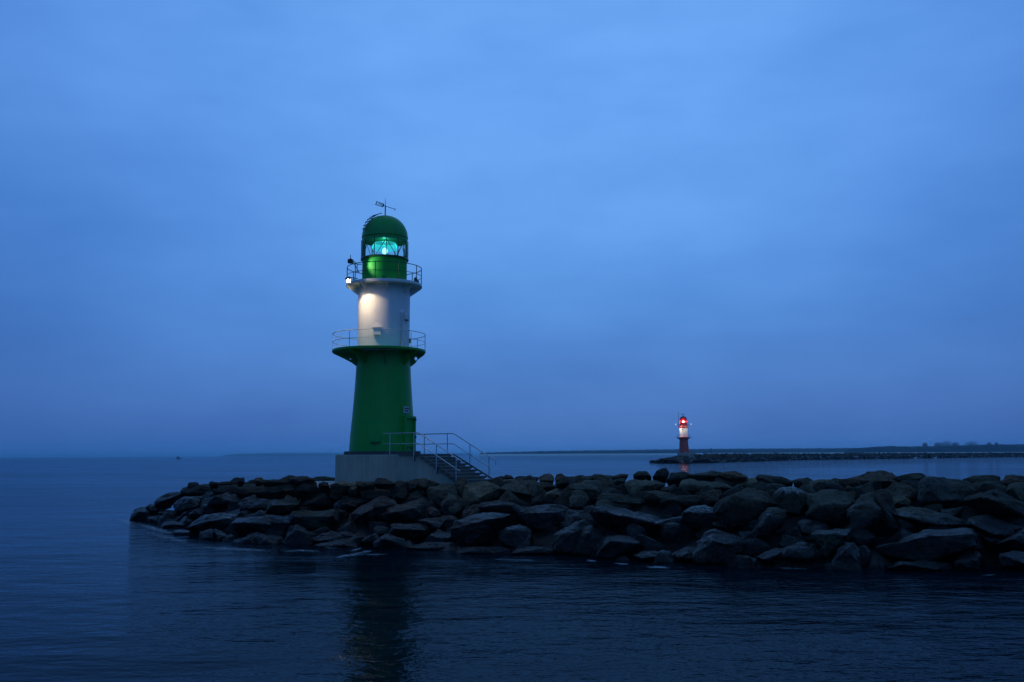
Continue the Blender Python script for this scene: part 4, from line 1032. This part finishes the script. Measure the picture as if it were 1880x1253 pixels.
# ------------------------------------------------------------------ far breakwater with the red lighthouse
FB = [at_z(1195, 850).xy, at_z(1262, 851.2).xy, at_z(1480, 844.6).xy, at_z(1880, 839.2).xy]
FB += [FB[3] + (FB[3] - FB[2]) * 1.2]
def far_pt(t):
    i = min(int(t), len(FB) - 2); return FB[i].lerp(FB[i + 1], t - i)
RTL = at_y(1256, 831.9, 398)
red_c = RTL
# mass of small stones further along: one object
bm = BM(); rnd = random.Random(9)
def lump(bm, c, s, rnd):
    pts = []
    vs_ = [bm.verts.new(c + Vector((rnd.uniform(-1, 1) * s, rnd.uniform(-1, 1) * s, rnd.uniform(-.7, .7) * s))) for _ in range(9)]
    r = bmesh.ops.convex_hull(bm, input=vs_)
    bmesh.ops.delete(bm, geom=[v for v in set(r['geom_interior'] + r['geom_unused']) if isinstance(v, bmesh.types.BMVert) and v.is_valid], context='VERTS')
WF = 13.0
def far_spot(i, f, jit):
    a, b_ = FB[i], FB[i + 1]; p = a.lerp(b_, f); nrm = Vector((-(b_ - a).y, (b_ - a).x)).normalized()
    if nrm.y < 0: nrm = -nrm
    return p, nrm
far_list = []
for i in range(1, 4):
    seglen = (FB[i + 1] - FB[i]).length
    nn = int(seglen / 2.1)
    for k in range(nn):
        for row in range(6):
            p, nrm = far_spot(i, (k + rnd.random()) / nn, 0)
            dd = (row + rnd.random()) * 1.7
            z = min(2.6, -0.2 + 0.62 * dd) + rnd.uniform(-.2, .35)
            q = p + nrm * dd
            far_list.append((Vector((q.x, q.y, z)), rnd.uniform(0.85, 1.45)))
# the head
hd = FB[0]; h1 = FB[1]
for k in range(150):
    f = rnd.random(); p = hd.lerp(h1, f); wdt = 4 + 8 * f
    dd = rnd.uniform(0, wdt * 1.3)
    z = min(2.8, -0.1 + 0.55 * dd, 0.1 + 3.2 * f) + rnd.uniform(-.2, .3)
    far_list.append((Vector((p.x + 0.3 * dd, p.y + dd, z)), rnd.uniform(0.8, 1.35)))
for x in far_list:
    x[0].z = min(x[0].z, 0.15 + max(0.0, x[0].x - FB[0].x) * 0.20 + rnd.uniform(0, .2))
    if abs(x[0].x - red_c.x) < 4.5 and x[0].y < red_c.y + 3: x[0].z = min(x[0].z, 1.25)
indiv = [x for x in far_list if x[0].x < FB[1].x + 28]
indiv.sort(key=lambda x: (x[0].y))
IND = set(id(x) for x in indiv[:45])
protos = []
for x in far_list:
    if id(x) in IND: continue
    lump(bm, x[0], x[1], rnd)
tag(obj('rubble', bm, RM['d']), 'long low far breakwater of small dark stones running right beyond the channel', 'breakwater', kind='stuff')
for k in range(5):
    b2 = BM(); lump(b2, Vector((0, 0, 0)), 1.0, rnd); me = bpy.data.meshes.new('far_stone'); b2.to_mesh(me); b2.free(); me.materials.append(RM['d']); protos.append(me)
for i, x in enumerate(indiv[:45]):
    o = bpy.data.objects.new('far_stone', protos[i % 5]); col.objects.link(o); o.location = x[0]; o.scale = (x[1],) * 3; o.rotation_euler = (0, 0, rnd.uniform(0, 6.28))
    tag(o, 'small dark stone on the head of the far breakwater around the red lighthouse', 'boulder', 'stones at the head of the far breakwater')
bm = BM()
prev = None
for i in range(0, 4):
    for k in range(8):
        p, nrm = far_spot(i, k / 8, 0)
        s_ = 0.25 if (i == 0 and k == 0) else min(1, 0.3 + k / 8) if i == 0 else 1
        row = [bm.verts.new((*(p + nrm * d_ * (0.4 + .6 * s_)), z * s_ if z > 0 else z)) for d_, z in ((0, -0.6), (4.5, 1.3), (10.0, 1.5), (15, -0.6))]
        if prev:
            for q in range(3): bm.faces.new((prev[q], prev[q + 1], row[q + 1], row[q]))
        prev = row
tag(obj('ground', bm, RM['w']), 'dark rubble core of the far breakwater', 'rubble', kind='structure')

REDC = dict(dome=M['redbright'], low=M['red'], rail1=M['black'], rail2=M['black'], deck2=M['redbright'], top=M['redbright'], topdk=M['red'], glass=glassy('red_lantern_glass', (1.0, 0.55, 0.5)), lamp=M['bulb_red'], lamp_r=0.27)
rz2 = atan2(-red_c.x, red_c.y)
sc2 = 66.0 / 433 * 398 / TOWER_Y * 1.0
LH2, tower2, D2 = lighthouse(red_c, rz2, sc2, REDC, far=True)
tag(LH2, 'small distant red and white lighthouse with a lit red lantern on the far breakwater', 'lighthouse')
point('lantern_glow', (0, 0, D2['zc'] + 0.1), 420, (1.0, 0.12, 0.07), LH2, 0.2)
point('lantern_glow', (0, -1.9, D2['zc'] + 0.3), 160, (1.0, 0.16, 0.10), LH2, 0.2)  # second red point light, outside the glass in front of the lantern
for sgn, a in ((-1, -90), (1, 90)):
    e = empty('arm_lamp', (0, 0, 0)); e.parent = LH2
    z_ = D2['zt2'] + 0.95; x1 = sgn * 2.55
    bm = BM(); tube(bm, [(sgn * D2['RU'] * .95, 0, z_ - 0.2), (x1, 0, z_)], 0.05, 8); obj('arm', bm, M['black'], e)
    bm = BM(); bmesh.ops.create_uvsphere(bm, u_segments=12, v_segments=8, radius=0.13, matrix=Matrix.Translation((x1, 0, z_))); obj('bulb', bm, M['bulb_white'], e, smooth=60)
    spot('added_fill_spot', (x1, -2.6, z_), (0, 0, D2['zt'] + 1.6), 1000 if sgn < 0 else 450, 70, 0.5, (1, 0.86, 0.66), e)  # spot added in mid-air before the arm lamp to brighten the white band
bm = BM(); box(bm, (0.55, -tower_r(829) - 0.05, 0.25), (0.5, 0.25, 0.22)); obj('door_step', bm, M['sign'], tower2)
# its concrete plinth
pb = empty('plinth_platform', Vector((red_c.x, red_c.y, 0))); tag(pb, 'grey concrete plinth under the distant red lighthouse', 'lighthouse base')
bm = BM()
for r_, z0, z1, off in ((2.85, 1.0, red_c.z - 0.25, (0.35, 0)), ):
    ra = [(r_ + .15, z0), (r_, z1), (r_ - .1, red_c.z), (0.01, red_c.z)]
    lathe(bm, ra, 8)
obj('plinth_block', bm, M['concrete'], pb)
bm = BM(); box(bm, (2.6, -0.6, (red_c.z + 0.6) / 2), (2.4, 2.0, red_c.z - 0.9)); obj('side_block', bm, M['concrete'], pb)
# beacon pole on the far breakwater
bp_ = at_y(1305.5, 834, 420)
bpo = empty('beacon_pole', bp_); tag(bpo, 'thin dark pole standing on the far breakwater right of the red lighthouse', 'pole')
bm = BM(); tube(bm, [(0, 0, -1.2), (0, 0, 2.3)], 0.10, 8); obj('pole', bm, M['black'], bpo)
bm = BM(); tube(bm, [(0, 0, 2.0), (0, 0, 2.5)], 0.22, 10); obj('top_mark', bm, M['black'], bpo)

# two white birds on the water by the far breakwater
for (u, v, lab) in ((1680.5, 841.6, 'white swan floating at the far breakwater, the left one of two'), (1717, 841.0, 'white swan floating at the far breakwater, the right one of two')):
    p = at_z(u, v + 0.6)
    bm = BM()
    bmesh.ops.create_uvsphere(bm, u_segments=16, v_segments=10, radius=1, matrix=Matrix.Translation((0, 0, 0.12)) @ Matrix.Diagonal((0.75, 0.36, 0.34, 1)))
    for v_ in bm.verts:
        if v_.co.x < -0.3: v_.co.z += (-0.3 - v_.co.x) * 0.5
    tube(bm, [(0.45, 0, 0.2), (0.66, 0, 0.45), (0.60, 0, 0.75), (0.66, 0, 0.98), (0.82, 0, 0.98), (1.0, 0, 0.90)], 0.10, 10, r2=0.035)
    o = obj('swan', bm, M['bird'], smooth=60); o.location = (p.x, p.y, 0); o.scale = (1.3,) * 3
    tag(o, lab, 'bird', 'swans by the far breakwater')

# little boat on the left horizon
pbt = at_z(328.5, 842.3)
ss = (pbt - EYE).length / F_PX
boat = empty('fishing_boat', (pbt.x, pbt.y, 0), R_(8)); tag(boat, 'tiny dark fishing boat with a mast far out on the left horizon', 'boat')
bm = BM()
secs = []
Lh = 8.2 * ss
for k in range(9):
    f = k / 8; x = (f - 0.5) * Lh; wd = 0.17 * Lh * (sin(pi * (0.12 + 0.76 * f)) ** 0.6); sh = 0.9 + 1.3 * (abs(1 - f - 0.25)) ** 1.5
    secs.append([bm.verts.new((x, -wd, 1.0 * sh)), bm.verts.new((x, -wd * .8, -.2)), bm.verts.new((x, wd * .8, -.2)), bm.verts.new((x, wd, 1.0 * sh))])
for k in range(8):
    for q in range(4): bm.faces.new((secs[k][q], secs[k][(q + 1) % 4], secs[k + 1][(q + 1) % 4], secs[k + 1][q]))
bm.faces.new(secs[0]); bm.faces.new(secs[-1][::-1])
obj('hull', bm, M['boat'], boat)
bm = BM(); box(bm, (-0.22 * Lh, 0, 1.9), (0.26 * Lh, 0.2 * Lh, 2.4)); bmesh.ops.bevel(bm, geom=bm.edges[:], offset=0.15, segments=2, affect='EDGES'); obj('wheelhouse', bm, M['boat'], boat)
bm = BM(); tube(bm, [(-0.02 * Lh, 0, 0.6), (-0.02 * Lh, 0, 6.0 * ss)], 0.16, 8, r2=0.1); tube(bm, [(-0.02 * Lh, 0, 5.0), (0.34 * Lh, 0, 1.4)], 0.06, 6); tube(bm, [(-0.02 * Lh, 0, 3.6), (-0.3 * Lh, 0, 3.2)], 0.06, 6); obj('mast', bm, M['boat'], boat)

# ------------------------------------------------------------------ distant coast
def coast(name, prof, dist, label, cat, kind, mat, jag=1.0, depth=200, seed=1):
    """wooded band: top profile in (u, v) at distance `dist`, with real depth and a ragged canopy"""
    rn = random.Random(seed); bm = BM()
    rows = []
    us = [p[0] for p in prof]
    u = us[0]
    step = (us[-1] - us[0]) / max(60, int((us[-1] - us[0]) / 1.2))
    while u <= us[-1] + 0.01:
        for i in range(len(prof) - 1):
            if prof[i][0] <= u <= prof[i + 1][0]:
                f = (u - prof[i][0]) / (prof[i + 1][0] - prof[i][0]); v = prof[i][1] + (prof[i + 1][1] - prof[i][1]) * f; break
        p = at_y(u, v, dist)
        j = (noise.noise(Vector((u * 0.12, seed, 0))) + 0.6 * noise.noise(Vector((u * 0.45, seed, 2)))) * jag * dist / F_PX
        z = max(0.5, p.z + j)
        rows.append([bm.verts.new((p.x, dist, -1)), bm.verts.new((p.x, dist + depth * 0.05, z * 0.72 + rn.uniform(-.1, .1) * jag * z * .3)), bm.verts.new((p.x, dist + depth * 0.3, z)), bm.verts.new((p.x, dist + depth, z * 0.8)), bm.verts.new((p.x, dist + depth * 1.2, -1))])
        u += step
    for a, b_ in zip(rows, rows[1:]):
        for q in range(4): bm.faces.new((a[q], b_[q], b_[q + 1], a[q + 1]))
    return tag(obj(name, bm, mat), label, cat, kind=kind)
M['wood'] = paint('distant_wood', (0.012, 0.020, 0.016), 0.95, 0.25, 0.05)
M['headland'] = paint('headland', (0.05, 0.06, 0.06), 0.95, 0.2, 0.05)
coast('hill', [(408, 836.8), (414, 834.6), (430, 833.4), (500, 832.2), (560, 832.0), (640, 832.4), (740, 832.6), (860, 833.0)], 9000, 'faint low headland on the horizon left of the green lighthouse', 'headland', 'structure', M['headland'], 0.15, 900, 4)
coast('forest', [(880, 831.8), (930, 830.2), (1000, 828.4), (1100, 827.0), (1200, 825.6), (1300, 824.4), (1420, 823.6), (1520, 823.2), (1632, 822.4)], 3400, 'low hazy wooded shore behind the red lighthouse', 'wood', 'stuff', M['wood'], 1.0, 300, 1)
coast('forest', [(1628, 822), (1634, 819.6), (1660, 819.4), (1700, 819.8), (1760, 818.6), (1800, 817.4), (1850, 816.4), (1900, 815.6), (2050, 814)], 2600, 'darker wooded shore at the right behind the far breakwater', 'wood', 'stuff', M['wood'], 1.5, 300, 2)
# pale strip along the shore, added for the bright line under the woods
M['shore_pale'] = paint('pale_shore', (0.62, 0.60, 0.55), 0.95, 0.1, 0.1)
for (ua, ub2, d, hz) in ((880, 1636, 3340, 6.2), (1600, 2060, 2540, 5.0)):
    bm = BM(); pa = at_y(ua, 833, d); pb2 = at_y(ub2, 830, d); prev = None
    for k in range(41):
        x = pa.x + (pb2.x - pa.x) * k / 40
        row = [bm.verts.new((x, d, -0.3)), bm.verts.new((x, d + 25, hz * (0.6 + 0.25 * noise.noise(Vector((k * .4, 1, d)))))), bm.verts.new((x, d + 58, hz))]
        if prev:
            for q in range(2): bm.faces.new((prev[q], row[q], row[q + 1], prev[q + 1]))
        prev = row
    tag(obj('shore_strip', bm, M['shore_pale']), 'pale narrow strip in front of the far woods', 'shore_strip', kind='structure')
# bare trees rising above the right-hand wood
M['twigs'] = paint('bare_twigs', (0.045, 0.042, 0.045), 0.95, 0.2, 0.05)
TREES = [(1698, 813.6, 818.8, 9, 'small bare tree above the right hand wood, left of the bigger crowns'), (1722, 812.4, 818.6, 14, 'narrow bare tree second from the left above the right hand wood'), (1737, 810.6, 818.6, 22, 'widest bare tree crown rising above the right hand wood'), (1754, 812.6, 818.5, 13, 'small bare tree just right of the widest crown'), (1783, 811.0, 818.0, 24, 'broad bare tree right of the gap above the right hand wood'), (1816, 812.6, 817.2, 9, 'bare tree second from the right above the wood'), (1829, 812.8, 817.0, 7, 'rightmost bare tree above the right hand wood')]
for i, (u, v, vb, wpx, lab) in enumerate(TREES):
    d = 2640; s_ = d / F_PX
    pt = at_y(u, v, d); z0 = 4.0
    e = empty('tree', (pt.x, d, z0)); tag(e, lab, 'tree', 'bare trees above the right hand wood')
    hh = pt.z - z0
    rn = random.Random(i + 40)
    bm = BM(); tube(bm, [(0, 0, -3), (0.3, 0, hh * 0.5), (0, 0, hh * 0.85)], 0.6, 6, r2=0.15)
    for k in range(8):
        a = rn.uniform(0, 6.28); z = hh * rn.uniform(0.4, 0.7); tube(bm, [(0, 0, z), (cos(a) * wpx * .3 * s_, sin(a) * wpx * .3 * s_, z + hh * 0.22)], 0.25, 5, r2=0.05)
    obj('trunk', bm, M['twigs'], e)
    bm = BM()
    for k in range(1300):
        q = Vector((rn.gauss(0, 1), rn.gauss(0, 1), rn.gauss(0, 1))).normalized() * rn.random() ** 0.45
        c = Vector((q.x * wpx * 0.56 * s_, q.y * wpx * 0.5 * s_, hh * 0.70 + q.z * hh * 0.34))
        dv = Vector((rn.uniform(-1, 1), rn.uniform(-1, 1), rn.uniform(0, 1.4))).normalized() * 1.9; sd = Vector((rn.uniform(-1, 1), rn.uniform(-1, 1), 0)).normalized() * 0.4
        bm.faces.new([bm.verts.new(c - dv), bm.verts.new(c + sd), bm.verts.new(c + dv)])
    obj('crown', bm, M['twigs'], e)
# lamp masts on that shore
for (u, v, lab) in ((1598.5, 808.5, 'faint lit lamp mast on the far shore, leftmost of three'), (1641.5, 808.3, 'faint lit lamp mast on the far shore, middle of three'), (1707.5, 806.7, 'faint lit lamp mast on the far shore, rightmost of three')):
    d = 2800; p = at_y(u, v, d)
    e = empty('lamp_mast', (p.x, d, 0)); tag(e, lab, 'lamp mast', 'lamp masts on the far shore')
    bm = BM(); tube(bm, [(0, 0, -1), (0, 0, p.z)], 0.35, 8, r2=0.15); obj('pole', bm, M['twigs'], e)
    bm = BM(); bmesh.ops.create_uvsphere(bm, u_segments=10, v_segments=6, radius=0.62, matrix=Matrix.Translation((0, 0, p.z))); obj('lamp_head', bm, M['bulb_far'], e)

# ------------------------------------------------------------------ foam
m, nt, b, out = new_mat('foam')
b.inputs['Base Color'].default_value = (0.75, 0.8, 0.82, 1); b.inputs['Roughness'].default_value = 0.8
n_ = noise_node(nt, 3.2, 6, 0.72, sc=(1, 0.6, 1)); tc = N(nt, 'ShaderNodeTexCoord')
at_ = N(nt, 'ShaderNodeAttribute', attribute_name='edge')
mu = N(nt, 'ShaderNodeMath', operation='MULTIPLY'); nt.links.new(n_.outputs[0], mu.inputs[0]); nt.links.new(at_.outputs['Fac'], mu.inputs[1])
fr_ = ramp(nt, mu.outputs[0], [(0.30, (0, 0, 0)), (0.66, (0.38,) * 3)])
nt.links.new(fr_.outputs[0], b.inputs['Alpha'])
M['foam'] = m
bm = BM(); lay = bm.verts.layers.float.new('edge')
FOAM = [((610, 1026), (690, 1010), 5, 1.0), ((640, 1012), (668, 1006), 3, .9), ((1074, 1029), (1098, 1031), 4, .9), ((1124, 1035), (1158, 1036), 3, .9), ((1183, 1041), (1236, 1043), 4, 1.0), ((1494, 1032), (1520, 1033), 4, .9), ((1420, 1038), (1460, 1036), 3, .7), ((330, 1003), (520, 1013), 6, .8), ((238, 958), (330, 984), 8, .82), ((205, 952), (262, 966), 10, .74), ((255, 975), (360, 1000), 10, .72), ((640, 1019), (720, 1018), 4, .7), ((880, 1026), (1010, 1031), 4, .66), ((500, 1011), (600, 1012), 4, .8), ((1410, 1042), (1500, 1046), 5, .62), ((1790, 1057), (1840, 1055), 3, .66), ((560, 1000), (640, 1008), 7, .62)]
for (a, b_, th, st) in FOAM:
    rn = random.Random(int(a[0]))
    prevr = None
    nn = 14
    for k in range(nn + 1):
        f = k / nn; u = a[0] + (b_[0] - a[0]) * f; v = a[1] + (b_[1] - a[1]) * f + 1.2 * noise.noise(Vector((u * 0.05, 7, 0)))
        row = []
        for q in range(5):
            g = q / 4 - 0.5
            p = at_z(u, v + g * th * 1.6, 0.022)
            vv = bm.verts.new(p); vv[lay] = st * 1.35 * (1 - (2 * g) ** 2) * sin(pi * min(max(f, 0.02), 0.98)) ** 0.5
            row.append(vv)
        if prevr:
            for q in range(4): bm.faces.new((prevr[q], prevr[q + 1], row[q + 1], row[q]))
        prevr = row
tag(obj('foam', bm, M['foam']), 'thin pale foam washing along the foot of the boulders', 'foam', kind='stuff')

# ------------------------------------------------------------------ haze
if 1.1e-4:
    m = bpy.data.materials.new('haze'); m.use_nodes = True; nt = m.node_tree; nt.nodes.clear()
    out = N(nt, 'ShaderNodeOutputMaterial'); pv = N(nt, 'ShaderNodeVolumePrincipled')
    pv.inputs['Color'].default_value = (0.52, 0.86, 1.0, 1); pv.inputs['Anisotropy'].default_value = 0.75; pv.inputs['Density'].default_value = 1.1e-4
    nt.links.new(pv.outputs[0], out.inputs['Volume'])
    bm = BM(); box(bm, (0, 28000, 20.0), (126000, 64400, 44)); 
    tag(obj('haze', bm, m), 'thin blue dusk haze over the sea', 'haze', kind='stuff')

# ------------------------------------------------------------------ sun glow left after sunset and render settings
sl = bpy.data.lights.new('sun', 'SUN'); sl.energy = 0.03; sl.angle = R_(40); sl.color = (0.8, 0.88, 1.0)
so = bpy.data.objects.new('sun', sl); col.objects.link(so); so.rotation_euler = (R_(55), 0, R_(35))
scene.view_settings.view_transform = 'Standard'; scene.view_settings.look = 'None'
scene.view_settings.exposure = 0; scene.view_settings.gamma = 1; scene.view_settings.use_curve_mapping = False
scene.cycles.use_denoising = True
try: scene.cycles.denoiser = 'OPENIMAGEDENOISE'
except Exception: pass
scene.cycles.sample_clamp_indirect = 60; scene.cycles.volume_bounces = 1
scene.cycles.max_bounces = 10; scene.cycles.transparent_max_bounces = 24
